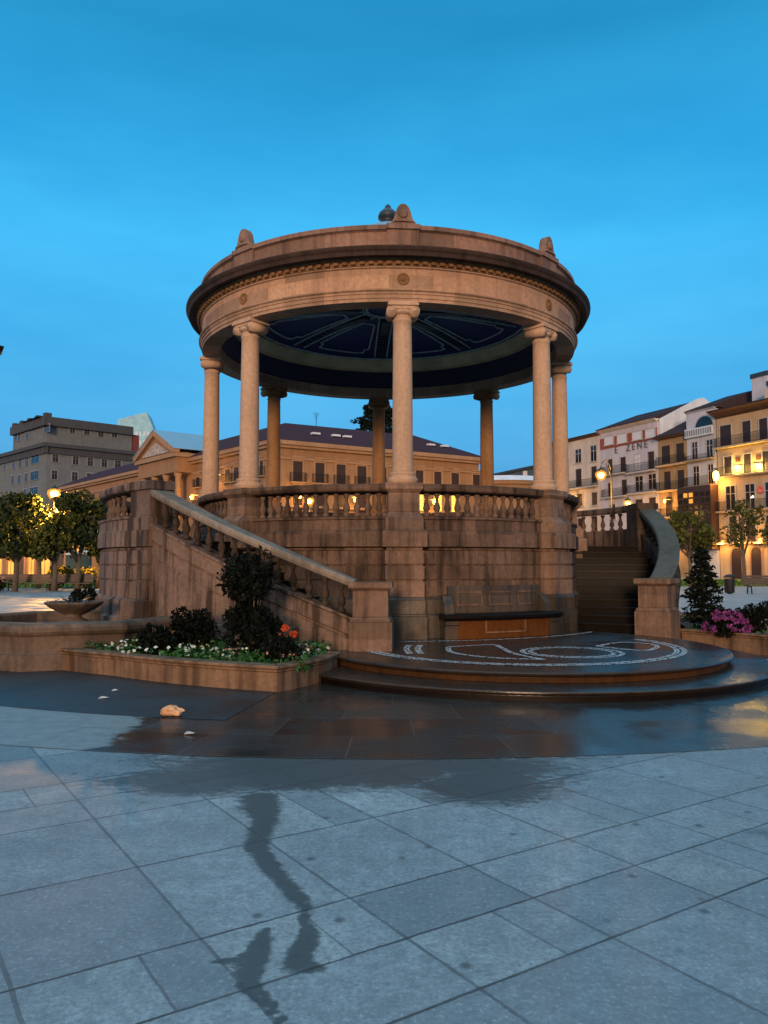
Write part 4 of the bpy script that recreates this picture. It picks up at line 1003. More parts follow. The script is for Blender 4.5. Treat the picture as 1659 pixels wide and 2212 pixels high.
lt = [('plane tree cut by the left edge of the photo', -18, 50, 6.2, 4.6), ('tall plane tree second from the left edge', 34, 46, 5.9, 4.2), ('plane tree lit orange just left of the glowing lamp', 84, 51.5, 5.9, 3.8),
      ('plane tree below the glowing lamp', 118, 46, 4.7, 3.4), ('green plane tree right of the glowing lamp', 168, 47, 5.9, 3.8), ('plane tree half hidden behind the left end of the staircase', 212, 51, 5.9, 4.0)]
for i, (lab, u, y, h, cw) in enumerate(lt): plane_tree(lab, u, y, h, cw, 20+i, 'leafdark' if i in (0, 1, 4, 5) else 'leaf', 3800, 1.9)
for i, (lab, u, y, h, cw) in enumerate((('green plane tree beside the curved right stair rail', 1490, 56, 5.6, 3.4), ('thin plane tree in front of the yellow house', 1606, 60, 6.6, 3.0), ('plane tree cut by the right edge of the photo', 1672, 58, 6.4, 3.0))):
    plane_tree(lab, u, y, h, cw, 40+i, 'leaf', 2200 if i == 0 else 800, 2.4)
rng = random.Random(99)
def sequoia():
    p0 = at(803, 870, 150); root = thing('giant_conifer', 'tall dark conifer rising behind the palace roof', 'tree', (p0.x, p0.y, 0))
    H = p0.z; m = MB()
    for i in range(7000):
        t = rng.random()**.8; z = H*(.35+.65*t); lobe = .75+.35*math.sin(z*2.6)+.2*math.sin(z*5.1+1)
        rr = max(.3, 9.2*(1-t)**.55*lobe)*math.sqrt(rng.uniform(.15, 1)); a = rng.random()*6.28
        m.leaves([Vector((rr*math.cos(a)*(1+.15*math.sin(3*a)), rr*math.sin(a), z-.12*rr))], .75, .4, .5)
    m.build('crown', 'conif', root); MB().tube([(0, 0, 0), (0, 0, H*.95)], [.9, .15], 8).build('trunk', 'bark', root)
    p1 = at(835, 868, 151); r2 = thing('giant_conifer', 'second, narrower dark conifer behind the front column', 'tree', (p1.x, p1.y, 0)); m = MB()
    for i in range(4500):
        t = rng.random()**.8; z = p1.z*(.35+.65*t); lobe = .75+.35*math.sin(z*2.2+2)
        rr = max(.3, 6.0*(1-t)**.55*lobe)*math.sqrt(rng.uniform(.15, 1)); a = rng.random()*6.28; m.leaves([Vector((rr*math.cos(a), rr*math.sin(a), z))], .75, .4, .5)
    m.build('crown', 'conif', r2); MB().tube([(0, 0, 0), (0, 0, p1.z*.95)], [.7, .12], 8).build('trunk', 'bark', r2)
sequoia()

# ------------------------------------------------------------------ street lamps
def glow(parent, loc, power, r=.12, col=(1, .46, .08)):
    L = bpy.data.lights.new('lamp_light', 'POINT'); L.energy = power; L.color = col; L.shadow_soft_size = r
    o = bpy.data.objects.new('lamp_light', L); COL.objects.link(o); o.parent = parent; o.location = loc
def street_lamp(label, u, v, y, arm, power, globe=.20, pole_side=1):
    p_ = at(u, v, y); H = p_.z; r_ = thing('street_lamp', label, 'street lamp', (p_.x + arm, p_.y, 0), 0, 'iron street lamps on the plaza')
    m = MB(); m.lathe([(.20, 0), (.20, .25), (.13, .35), (.11, 1.0), (.07, 1.1), (.055, H+.2)], 12)
    m.build('post', 'iron', r_)
    a = MB()
    if abs(arm) > .05:
        pts = [(0, 0, H+.1), (-arm*.15, 0, H+.55), (-arm*.5, 0, H+.80), (-arm*.85, 0, H+.62), (-arm, 0, H+.33)]
        a.tube(pts, .035, 8); a.tube([(0, 0, H-.3), (-arm*.25, 0, H+.25), (-arm*.45, 0, H+.55)], .02, 6)
        for i in range(9):
            t = i/8*5; a.tube([(-arm*.5+.12*math.cos(t)*(1-i/12), 0, H+.52+.12*math.sin(t)*(1-i/12)), (-arm*.5+.12*math.cos(t+.6)*(1-i/12), 0, H+.52+.12*math.sin(t+.6)*(1-i/12))], .014, 5)
    a.lathe([(.03, H+.40), (.05, H+.30), (.20, H+.22), (.26, H+.14), (.24, H+.12)], 14, Matrix.Translation((-arm, 0, 0)))
    a.build('arm', 'iron', r_)
    gs = lambda k: [(.001, -globe*1.05*k), (globe*.6*k, -globe*.85*k), (globe*k, -.05), (globe*.95*k, globe*.35*k), (globe*.55*k, globe*.62*k), (.001, globe*.75*k)]
    gl = MB().lathe(gs(1.7), 16, Matrix.Translation((-arm, 0, H-.1))).build('lantern_glass_or_halo', 'shell', r_)
    MB().lathe(gs(1.05), 14, Matrix.Translation((-arm, 0, H-.1))).build('bulb', 'lamphot', gl)
    glow(r_, (-arm, -.6, H-globe*1.7-.2), power)
    return r_
street_lamp('glowing street lamp above the left trees', 118, 1062, 47.5, .0, 3400, .25)
street_lamp('dimmer lamp half sunk in the leaves below the left glowing lamp', 123, 1098, 48.2, .0, 1100, .16)
street_lamp('glowing lamp seen between the balusters of the left front bay', 668, 1079, 58, .0, 900, .22)
street_lamp('crook-armed street lamp glowing before the lilac house', 1298, 1022, 47, .62, 1500, .20)
street_lamp('lower glowing lamp just above the right staircase rail', 1356, 1084, 62, .0, 900, .20)
def edge_lamp():
    p_ = at(-36, 770, 9.0); r_ = thing('street_lamp', 'unlit lantern whose dark corner is cut off by the left edge of the photo', 'street lamp', (p_.x-.1, p_.y, 0), 0, 'iron street lamps on the plaza'); H = p_.z
    MB().lathe([(.20, 0), (.20, .25), (.12, .35), (.10, 1.0), (.06, 1.1), (.05, H-.35)], 12).build('post', 'iron', r_)
    MB().lathe([(.10, H-.45), (.17, H-.05), (.17, H-.02)], 6).build('lantern_glass_or_halo', 'pane', r_)
    MB().lathe([(.19, H-.02), (.335, H+.10), (.34, H+.12), (.12, H+.16), (.03, H+.32)], 6).build('lantern_cap', 'iron', r_)
edge_lamp()

# ------------------------------------------------------------------ facades
class Face:
    """a vertical facade plane through (x0, y0) running along phi; local x to the right, -y outwards"""
    def __init__(s, x0, y0, phi): s.x0, s.y0, s.phi = x0, y0, phi; s.t = (math.cos(phi), math.sin(phi)); s.M = Matrix.Translation((x0, y0, 0)) @ Matrix.Rotation(phi, 4, 'Z')
    def s(s_, u):
        k = (u-829.5)/FPX/1.0022; return (k*s_.y0 - s_.x0)/(s_.t[0] - k*s_.t[1])
    def w(s_, q, d=0, z=0): return s_.M @ Vector((q, d, z))
    def z(s_, u, v): return at(u, v, s_.w(s_.s(u)).y).z
    def rect(s_, u0, u1, v0, v1):
        um = (u0+u1)/2; return s_.s(u0), s_.s(u1), s_.z(um, v1), s_.z(um, v0)
def window(F, root, q0, q1, z0, z1, frame='whiteframe', pane='pane', d=0.0, fw=.10, sill=True, mull=True, name='window', hood=None):
    """frame ring standing proud, pane a sub-part, own origin at the sill centre"""
    L = F.w((q0+q1)/2, d, z0); w_ = q1-q0; h = z1-z0; o = local(root, *L); m = MB()
    m.box(-w_/2-fw, -w_/2, -.09, -.004, 0, h+fw); m.box(w_/2, w_/2+fw, -.09, -.004, 0, h+fw); m.box(-w_/2, w_/2, -.09, -.004, h, h+fw)
    if sill: m.box(-w_/2-fw-.06, w_/2+fw+.06, -.18, -.004, -.12, -.003)
    if hood: m.box(-w_/2-.3, w_/2+.3, -.35, -.004, h+.45, h+.62); m.box(-w_/2-.18, w_/2+.18, -.2, -.004, h+.25, h+.448)
    if mull and pane != 'shutter': m.box(-.03, .03, -.075, -.03, 0, h); m.box(-w_/2, -.031, -.075, -.03, h*.66, h*.66+.05); m.box(.031, w_/2, -.075, -.03, h*.66, h*.66+.05)
    f = m.build(name, frame, root, o, F.phi)
    MB().box(-w_/2, w_/2, -.028, -.004, 0, h).build('pane', pane, f)
    return f
def balcony(F, root, q0, q1, zf, slab='eave', hr=1.0, proj=.7):
    L = F.w((q0+q1)/2, 0, zf); w_ = q1-q0; o = local(root, *L); m = MB(); m.box(-w_/2, w_/2, -proj, -.004, -.16, 0)
    s_ = m.build('balcony', slab, root, o, F.phi); r_ = MB()
    for z in (.08, hr): r_.box(-w_/2+.04, w_/2-.04, -proj+.03, -proj+.07, z-.025, z+.02)
    for x in (-w_/2+.04, w_/2-.08): r_.box(x, x+.04, -proj+.08, -.01, hr-.02, hr+.018); 
    n = int(w_/.15)
    for i in range(n+1):
        x = -w_/2+.05+(w_-.1)*i/n; r_.box(x-.013, x+.013, -proj+.04, -proj+.06, .1, hr-.03)
    for i in range(1, 5):
        for x in (-w_/2+.05, w_/2-.05): r_.box(x-.013, x+.013, -proj+.08+.12*i, -proj+.1+.12*i, .0, hr-.03)
    r_.build('railing', 'iron', s_); return s_
def gable_roof(F, root, q0, q1, z, depth, rise, ov=.6, mat='tile2', eave='eave', eh=.35):
    m = MB(); a = MB()
    P = [(-ov, 0), (depth/2, rise), (depth+ov, 0), (depth+ov, -.12), (-ov, -.12)]
    vs = [F.w(q, d, z+h+eh) for q in (q0, q1) for d, h in P]; n = len(P)
    m.add([local(root, *v) for v in vs], [tuple(range(n)), tuple(range(2*n-1, n-1, -1))] + [(i, n+i, n+(i+1) % n, (i+1) % n) for i in range(n)])
    r_ = m.build('roof', mat, root)
    vs = [F.w(q, d, zz) for q, d, zz in ((q0, -ov*.92, z+eh-.14), (q1, -ov*.92, z+eh-.14), (q1, .0, z), (q0, .0, z), (q0, -ov*.92, z+eh-.125), (q1, -ov*.92, z+eh-.125), (q1, .3, z+eh-.125), (q0, .3, z+eh-.125))]
    a.add([local(root, *v) for v in vs], [(0, 1, 2, 3), (4, 7, 6, 5), (0, 4, 5, 1), (1, 5, 6, 2), (2, 6, 7, 3), (3, 7, 4, 0)]); a.build('eaves', eave, root)
    return r_
def chimney(F, root, roof, q, d, z0, z1, w_, mat='grey', cap='lead'):
    m = MB().box(-w_/2, w_/2, -.5, .5, z0, z1); L = F.w(q, d, 0); c = m.build('chimney', mat, roof, local(root, *L), F.phi)
    MB().box(-w_/2-.12, w_/2+.12, -.6, .6, z1+.004, z1+.5).build('chimney_cap', cap, c)
def wallbox(F, root, q0, q1, z0, z1, depth, mat, name='wall', d0=0):
    L = F.w(q0, 0, 0); return MB().box(0, q1-q0, d0, depth, z0, z1).build(name, mat, root, local(root, *L), F.phi)
def antenna(F, roof, root, q, d, z0, h):
    L = F.w(q, d, 0); m = MB().tube([(0, 0, z0), (0, 0, z0+h)], .04, 5)
    for i in range(5): m.tube([(-.5+.1*i, 0, z0+h-.25*i), (.5-.1*i, 0, z0+h-.25*i)], .025, 4)
    m.build('antenna', 'iron', roof, local(root, *L), F.phi)

HF_ = Face(27.3, 108.0, math.atan2(-.912, .41))
def Z4(x, y): return 1206.9+.2725*x, 768+.2725*y
def Z2(x, y): return 1404.4+.15345*x, 779+.15345*y
def Z3(x, y): return 1415.4+.1468*x, 1042.3+.1468*y
def conv(Z, r): a = Z(r[0], r[2]); c = Z(r[1], r[3]); return HF_.rect(a[0], c[0], a[1], c[1])
def house(label, u0, u1, v_eave, um, wall, depth=13, rise=3.0, d0=0, ov=.7, eave='eave', eh=.4):
    q0, q1 = HF_.s(u0), HF_.s(u1); z = HF_.z(um, v_eave); P = HF_.w((q0+q1)/2)
    root = thing('town_house', label, 'house', (P.x, P.y, 0), 0, 'houses along the right side of the plaza')
    wallbox(HF_, root, q0+.02, q1-.02, 0, z, depth, wall)
    rf = gable_roof(HF_, root, q0, q1, z, depth, rise, ov, 'tile2', eave, eh)
    return root, rf, q0, q1, z
def rows(root, Z, rects, frame, pane, **k):
    return [window(HF_, root, *conv(Z, r), frame=frame, pane=pane, **k) for r in rects]
def bal(root, Z, x0, x1, ymid, slab='whiteframe', hr=1.0):
    a, c = Z(x0, ymid), Z(x1, ymid); q0, q1 = HF_.s(a[0]), HF_.s(c[0]); return balcony(HF_, root, q0, q1, HF_.z((a[0]+c[0])/2, a[1]), slab, hr)
# house 1: cream
h1, r1, q0, q1, z = house('cream plastered house at the far end of the row, next to the bandstand column', 1190, 1300, 943, 1290, 'cream_w', rise=1.4)
rows(h1, Z4, [(150, 195, 745, 850), (272, 318, 715, 838)], 'whiteframe', 'pane'); rows(h1, Z4, [(30, 75, 770, 870), (150, 195, 900, 1038), (275, 318, 880, 1010), (30, 75, 920, 1060), (155, 200, 1098, 1195), (275, 318, 1085, 1185)], 'whiteframe', 'shutter')
bal(h1, Z4, 85, 330, 1045); bal(h1, Z4, 20, 80, 1065)
rows(h1, Z4, [(90, 140, 1290, 1440), (160, 205, 1290, 1440), (270, 315, 1275, 1430)], 'whiteframe', 'shutter', sill=False)
# house 2: lilac with a brick top storey
h2, r2, q0, q1, z = house('lilac and white house with a red brick top storey', 1300.5, 1427, 915, 1405, 'lilac_w', rise=2.6, eave='cream_w', eh=.5)
zb = HF_.z(1405, 952); wallbox(HF_, h2, q0+.1, q1-.1, zb, z-.7, .002, 'brick_w', 'brick_storey', -.05)
rows(h2, Z4, [(388, 455, 640, 708), (490, 562, 622, 693), (612, 685, 602, 668), (718, 790, 582, 650)], 'whiteframe', 'paleshutter', d=-.05, mull=False)
rows(h2, Z4, [(410, 445, 822, 935), (508, 552, 806, 930), (730, 780, 762, 900)], 'whiteframe', 'shutter'); rows(h2, Z4, [(625, 672, 782, 905)], 'whiteframe', 'paleshutter')
rows(h2, Z4, [(405, 440, 1010, 1125), (515, 557, 985, 1112)], 'whiteframe', 'shutter'); rows(h2, Z4, [(625, 685, 958, 1075), (730, 790, 940, 1060)], 'whiteframe', 'pane')
bal(h2, Z4, 380, 562, 938); bal(h2, Z4, 575, 800, 918); bal(h2, Z4, 375, 562, 1118); bal(h2, Z4, 580, 800, 1085)
rows(h2, Z4, [(420, 460, 1180, 1300), (620, 680, 1140, 1260), (730, 785, 1125, 1245)], 'whiteframe', 'shutter')
chimney(HF_, h2, r2, HF_.s(1330), 4, z+.5, HF_.z(1330, 918)+.2, 1.9)
L = HF_.w(q1+.30, 1.2, 0)                                # white gable wall rising over the lower ochre house
gw = MB(); gz = z+.4; pts = [(-1.0, gz-2.8), (12.0, gz-2.8), (12.0, gz+.3), (6.2, gz+3.1), (5.2, gz+2.9), (-1.0, gz-.1)]
mt_ = Matrix.Translation(local(h2, *L)) @ Matrix.Rotation(HF_.phi+math.pi/2, 4, 'Z')
gw.extrude(pts, .25, mt_); gw.build('gable_wall', 'gable', h2)
a = Z4(575, 690); c_ = Z4(710, 690)
cu = bpy.data.curves.new('sign_lettering', 'FONT'); cu.body = 'E  ZENE'; cu.size = 1.25; cu.extrude = .04; cu.space_character = 1.45; cu.align_x = 'CENTER'
to = bpy.data.objects.new('t', cu); COL.objects.link(to); dg = bpy.context.evaluated_depsgraph_get(); tm = bpy.data.meshes.new_from_object(to.evaluated_get(dg)); bpy.data.objects.remove(to)
tm.materials.clear(); tm.materials.append(M['lettering'])
tm.transform(Matrix.Rotation(math.pi/2, 4, 'X')); qq = HF_.s(1368); P = HF_.w(qq, -.06, HF_.z(1368, 973))
link('sign_lettering', tm, h2, local(h2, *P), HF_.phi)
# house 3: ochre, lower roof
h3, r3, q0, q1, z = house('narrow ochre house with a low tiled roof and dark balconies', 1427.5, 1489.5, 948, 1450, 'ochre_w', rise=3.4, ov=.9, eh=.3)
rows(h3, Z2, [(205, 325, 1200, 1450), (410, 525, 1165, 1420), (230, 325, 1560, 1810), (420, 520, 1540, 1790)], 'ochre_w', 'shutter'); rows(h3, Z3, [(180, 275, 215, 490), (375, 462, 195, 480)], 'ochre_w', 'shutter')
bal(h3, Z2, 165, 545, 1462, 'yellow_w'); bal(h3, Z2, 165, 545, 1822, 'yellow_w'); bal(h3, Z3, 110, 450, 505, 'yellow_w')
rows(h3, Z3, [(180, 275, 620, 880), (375, 470, 600, 860)], 'ochre_w', 'shutter')
# house 4: white, arched loggia on top, dark glazed bay
h4, r4, q0, q1, z = house('white house with an arched loggia on top and a dark glazed bay below', 1490, 1553, 889, 1520, 'white_w', rise=2.4, ov=.3, eave='white_w', eh=.3)
arch = HF_.rect(*[Z2(700, 0)[0], Z2(945, 0)[0]], Z2(0, 780)[1], Z2(0, 935)[1]); am = MB(); cq = (arch[0]+arch[1])/2; rr = (arch[1]-arch[0])/2
pts = [(rr*math.cos(t), rr*1.0*math.sin(t)) for t in [math.pi*i/16 for i in range(17)]]
Lm = Matrix.Translation(local(h4, *HF_.w(cq, 0, arch[2]))) @ Matrix.Rotation(HF_.phi, 4, 'Z')
fr_ = MB().extrude([(x*1.16, y*1.16) for x, y in pts], .06, Lm @ Matrix.Translation((0, -.07, 0))).build('loggia_arch', 'whiteframe', h4)
am.extrude(pts, .05, Lm @ Matrix.Translation((0, -.125, 0))); am.build('arch_opening', 'pane', fr_)
lb_ = HF_.rect(Z2(560, 0)[0], Z2(970, 0)[0], Z2(0, 945)[1], Z2(0, 1065)[1]); wallbox(HF_, h4, lb_[0]+.1, lb_[1]-.1, lb_[2], lb_[3], -.14, 'gable', 'loggia_parapet', -.45)
pm = MB(); nn_ = 12
for i in range(nn_): x = lb_[0]+.25+(lb_[1]-lb_[0]-.5)*i/(nn_-1); pm.box(x-.09, x+.09, -.50, -.452, lb_[2]+.15, lb_[3]-.15)
o_ = pm.build('parapet_slats', 'greyframe', h4, local(h4, HF_.x0, HF_.y0, 0), HF_.phi)
rows(h4, Z2, [(640, 715, 1150, 1390), (845, 930, 1115, 1360), (650, 730, 1490, 1760), (860, 930, 1460, 1740)], 'whiteframe', 'pane')
bal(h4, Z2, 560, 960, 1392, 'ochre_w', .5); bal(h4, Z2, 560, 960, 1758, 'ochre_w')
by_ = HF_.rect(Z3(455, 0)[0], Z3(968, 0)[0], Z3(0, 60)[1], Z3(0, 910)[1])
bay = wallbox(HF_, h4, by_[0]+.1, by_[1]-.1, by_[2]-.6, by_[3], -.004, 'brown', 'glazed_bay', -1.15)
gl = []
for i in range(6):
    for j in range(9):
        w_ = (by_[1]-by_[0]-.2)/6; x0 = by_[0]+.1+w_*i+.14; hh = (by_[3]-by_[2]-.2)/9; z0 = by_[2]-.4+hh*j+.1
        L = HF_.w(x0, -1.2, z0); MB().box(0, w_-.28, -.012, .045, 0, hh-.22).build('bay_pane', 'litdim' if (i, j) in ((1, 8), (2, 8), (2, 7)) else 'pane', bay, (x0-by_[0]-.1, -1.2, z0), 0)
# house 5: yellow, floodlit
h5, r5, q0, q1, z = house('yellow house floodlit from its balcony, with an arched doorway', 1556, 1760, 897, 1600, 'yellow_w', rise=2.0, ov=1.5, eh=.75)
rows(h5, Z2, [(1040, 1200, 912, 1212), (1360, 1480, 852, 1162), (1600, 1720, 815, 1128)], 'whiteframe', 'shutter'); rows(h5, Z2, [(1085, 1195, 1352, 1590), (1370, 1470, 1312, 1580), (1640, 1745, 1270, 1545)], 'whiteframe', 'shutter')
rows(h5, Z3, [(1075, 1212, 52, 400), (1366, 1502, 25, 380), (1660, 1790, -5, 355)], 'whiteframe', 'pane'); rows(h5, Z3, [(1112, 1225, 505, 865), (1375, 1495, 490, 860), (1660, 1780, 480, 850)], 'whiteframe', 'shutter')
bal(h5, Z2, 985, 1800, 1170, 'yellow_w'); bal(h5, Z2, 985, 1800, 1600, 'yellow_w'); bal(h5, Z3, 975, 1800, 400, 'yellow_w'); bal(h5, Z3, 975, 1800, 882, 'yellow_w')
for x0, x1, y0, y1 in ((1140, 1280, 965, 1345), (1430, 1572, 945, 1345), (1700, 1850, 930, 1345)):
    rc_ = conv(Z3, (x0, x1, y0, y1)); w_ = (rc_[1]-rc_[0]); hgt = rc_[3]; pts = [(-w_/2, 0), (w_/2, 0), (w_/2, hgt-w_/2)] + [(w_/2*math.cos(t), hgt-w_/2+w_/2*math.sin(t)) for t in [math.pi*i/10 for i in range(1, 10)]] + [(-w_/2, hgt-w_/2)]
    Lm = Matrix.Translation(local(h5, *HF_.w((rc_[0]+rc_[1])/2, 0, 0))) @ Matrix.Rotation(HF_.phi, 4, 'Z')
    d_ = MB().extrude([(x*1.35, y*1.06) for x, y in pts], .10, Lm @ Matrix.Translation((0, -.104, 0))).build('arched_doorway', 'palacetrim', h5)
    MB().extrude(pts, .03, Lm @ Matrix.Translation((0, -.14, 0))).build('door', 'shutter', d_)
for x, y in ((1282, 1395), (1575, 1362)):
    rc_ = conv(Z2, (x-32, x+32, y-34, y+34)); L = HF_.w((rc_[0]+rc_[1])/2, -.01, rc_[2]); hh = rc_[3]-rc_[2]; w_ = rc_[1]-rc_[0]
    MB().box(-w_/2, w_/2, -.06, 0, 0, hh).build('wall_picture', 'picture', h5, local(h5, *L), HF_.phi)
    ll = MB().box(-.35, .35, -.20, -.03, -.55, -.40).build('wall_light', 'lamphot', h5, local(h5, *L), HF_.phi)
    glow(ll, (0, -.42, -.7), 420, .1, (1, .62, .12)); 
L = HF_.w(HF_.s(Z3(1590, 0)[0]), -.03, HF_.z(Z3(1590, 0)[0], Z3(0, 105)[1])); MB().lathe([(.42, 0), (.42, .05), (.26, .06), (.24, .03), (.001, .03)], 20, Matrix.Rotation(math.pi/2, 4, 'X')).build('round_plaque', 'pinksign', h5, local(h5, *L), HF_.phi)
L = HF_.w(HF_.s(Z2(1055, 0)[0]), -1.0, HF_.z(Z2(1055, 0)[0], Z2(0, 1620)[1])); wl = MB().lathe([(.25, -.55), (.34, .0), (.28, .38), (.05, .5)], 12).build('corner_lantern', 'lamphot', h5, local(h5, *L)); glow(wl, (0, -.1, -.8), 320, .15)
L = HF_.w(HF_.s(Z3(1470, 0)[0]), -.1, HF_.z(Z3(1470, 0)[0], Z3(0, 225)[1])); MB().box(-.18, .18, -.04, .0, 0, .09).box(-.02, .16, -.04, 0, .12, .2).build('window_light', 'neon', h5, local(h5, *L), HF_.phi)
chimney(HF_, h5, r5, HF_.s(1595), 4.5, z+.6, HF_.z(1595, 838)+1.6, 2.0, 'white_w'); chimney(HF_, h5, r5, HF_.s(1636), 4.5, z+.6, HF_.z(1636, 840)+1.0, 2.6, 'grey'); chimney(HF_, h5, r5, HF_.s(1668), 4.0, z+.6, HF_.z(1655, 817)+1.2, 2.0, 'white_w')
wallbox(HF_, h5, HF_.s(1628), q1, z+1.0, HF_.z(1650, 852)+1.0, 9, 'cream_w', 'attic_room', 2.4)
antenna(HF_, r5, h5, HF_.s(1624), 5, z+2, 6.0); antenna(HF_, r2, h2, q1-1.2, 6.3, HF_.z(1425, 889)+1.0, 2.2)
# ground-floor sodium lanterns on the row's own walls
for u, zz, pw in ((1545, 3.6, 260), (1568, 3.9, 240), (1612, 3.9, 300), (1650, 4.0, 240), (1455, 4.0, 420)):
    hs = h3 if u < 1489 else h4 if u < 1556 else h5; L = HF_.w(HF_.s(u), -.45, zz)
    ll = MB().lathe([(.10, -.22), (.15, .0), (.12, .18), (.02, .26)], 8).box(-.03, .03, 0, .42, .18, .24).build('wall_lantern', 'lamp', hs, local(hs, *L), HF_.phi)
    glow(ll, (0, -.45, -.1), pw, .12)
for u, v_, pw in ((1452, 1083, 380), (1400, 1110, 220), (1250, 1075, 160)):
    hs = h3 if u > 1428 else h2 if u > 1300 else h1; L = HF_.w(HF_.s(u), -.9, HF_.z(u, v_))
    ll = MB().lathe([(.10, -.22), (.15, .0), (.12, .18), (.02, .26)], 8).box(-.03, .03, 0, .86, .18, .24).build('wall_lantern', 'lamp', hs, local(hs, *L), HF_.phi)
    glow(ll, (0, -.3, -.1), pw, .12)

# ------------------------------------------------------------------ palace
CX_, CY_ = at(592, 1218, 97).xy
PR = Face(CX_, CY_, R(31.6)); PL = Face(CX_, CY_, R(-50.0))     # PL: local x negative runs away to the left
EZ = PL.z(592, 951)
pa = thing('palace', 'long ochre palace with a plum tiled roof and a pedimented portico behind the bandstand', 'palace', (CX_, CY_, 0))
qe = PR.s(1036); ql = PL.s(120)
A = PR.w(0); B = PR.w(qe); Cc = PR.w(qe, 15); D = PL.w(ql); E_ = PL.w(ql, 15)
inn = Vector((A.x, A.y)) + Vector((0, 1))*19
poly = [(D.x, D.y), (A.x, A.y), (B.x, B.y), (Cc.x, Cc.y), (inn.x, inn.y), (E_.x, E_.y)]
MB().prism([(x-CX_, y-CY_) for x, y in poly], 0, EZ-.5).build('wall', 'palace', pa)
def course(F, q0, q1, z0, z1, d, name, mat='palacetrim'):
    return wallbox(F, pa, q0, q1, z0, z1, -.004, mat, name, -d)
for F, a_, c_ in ((PR, -.3, qe+.3), (PL, ql, .3)):
    cr_ = course(F, a_, c_, EZ-.5, EZ, .95, 'cornice'); course(F, a_, c_, EZ-.85, EZ-.505, .55, 'cornice'); course(F, a_, c_, EZ-2.25, EZ-2.0, .22, 'string_course'); course(F, a_, c_, EZ-8.3, EZ-8.0, .3, 'string_course')
# hipped roof over the L-shaped plan
def P3(p, z): return (p.x-CX_, p.y-CY_, z)
rz = EZ+3.9
v_ = [P3(PR.w(-.95, -.95), EZ+.02), P3(PR.w(qe+.9, -.95), EZ+.02), P3(PR.w(qe+.9, 15.9), EZ+.02), (inn.x-CX_, inn.y-CY_+1.2, EZ+.02), P3(PL.w(ql, 15.9), EZ+.02), P3(PL.w(ql, -.95), EZ+.02),
      ((A.x+inn.x)/2-CX_, (A.y+inn.y)/2-CY_, rz), P3(PR.w(qe-6.5, 7.5), rz), P3(PL.w(ql+3, 7.5), rz)]
MB().add(v_, [(0, 1, 7, 6), (1, 2, 7), (2, 3, 6, 7), (3, 4, 8, 6), (4, 5, 8), (5, 0, 6, 8), (5, 4, 3, 2, 1, 0)]).build('roof', 'tile', pa)
rf_ = [o for o in pa.children if o.name.startswith('roof')][0]
for uu in (700, 745, 770, 900, 955, 985):
    q = PR.s(uu); t_ = .42; z = EZ+.02+t_*3.9; L = PR.w(q, -.95+t_*8.4, z)
    MB().box(-.55, .55, -.3, .4, .02, .28).build('skylight', 'gable', rf_, local(pa, *L), PR.phi)
def V4(x, y): return (900+x/1.58)*.5486, (1600+y/1.58)*.5486
wins = [(395, 455), (535, 592), (668, 725), (798, 855), (925, 980), (1050, 1110), (1165, 1212), (1280, 1325), (1388, 1435), (1522, 1550)]
zt = PR.z(V4(425, 0)[0], V4(0, 342)[1]); zb = PR.z(V4(425, 0)[0], V4(0, 470)[1])
for x0, x1 in wins:
    q0, q1 = PR.s(V4(x0, 0)[0]), PR.s(V4(x1, 0)[0])
    if x0 > 1500: q1 = q0+1.3
    window(PR, pa, q0, q1, zb, zt, 'palacetrim', 'shutter', fw=.22, sill=False, mull=False, hood=True)
    if x0 < 1000: balcony(PR, pa, q0-.45, q1+.45, zb, 'palacetrim', 1.15, .5)
lit = {912: 1, 945: 1, 988: 1}
zt2 = PR.z(925, 1068); zb2 = PR.z(925, 1108)
for x0, x1 in wins[:-1]:
    q0, q1 = PR.s(V4(x0, 0)[0]), PR.s(V4(x1, 0)[0]); islit = x0 in (1050, 1165, 1280, 1388)
    window(PR, pa, q0, q1, zb2-1.2, zt2, 'palacetrim', 'lit' if islit and x0 != 1050 else 'shutter', fw=.2, sill=True, hood=True, mull=islit)
for x0, x1 in wins[:-1]:
    q0, q1 = PR.s(V4(x0, 0)[0]), PR.s(V4(x1, 0)[0]); window(PR, pa, q0, q1, 1.0, 3.6, 'palacetrim', 'shutter', fw=.2)
# left wing windows: (u0, u1, v0, v1)
S5 = lambda x, y: ((500+x/2.765)*.5486, (1650+y/2.765)*.5486)
for x0, x1, y0, y1 in ((740, 782, 635, 745), (1062, 1115, 550, 690), (1155, 1208, 525, 680), (1440, 1475, 460, 620)):
    a_, c_ = S5(x0, y0), S5(x1, y1); q0, q1 = PL.s(a_[0]), PL.s(c_[0]); um = (a_[0]+c_[0])/2
    window(PL, pa, q0, q1, PL.z(um, c_[1]), PL.z(um, a_[1]), 'palacetrim', 'shutter', fw=.22, sill=False, mull=False, hood=True)
    balcony(PL, pa, q0-.5, q1+.5, PL.z(um, c_[1]), 'palacetrim', 1.15, .5)
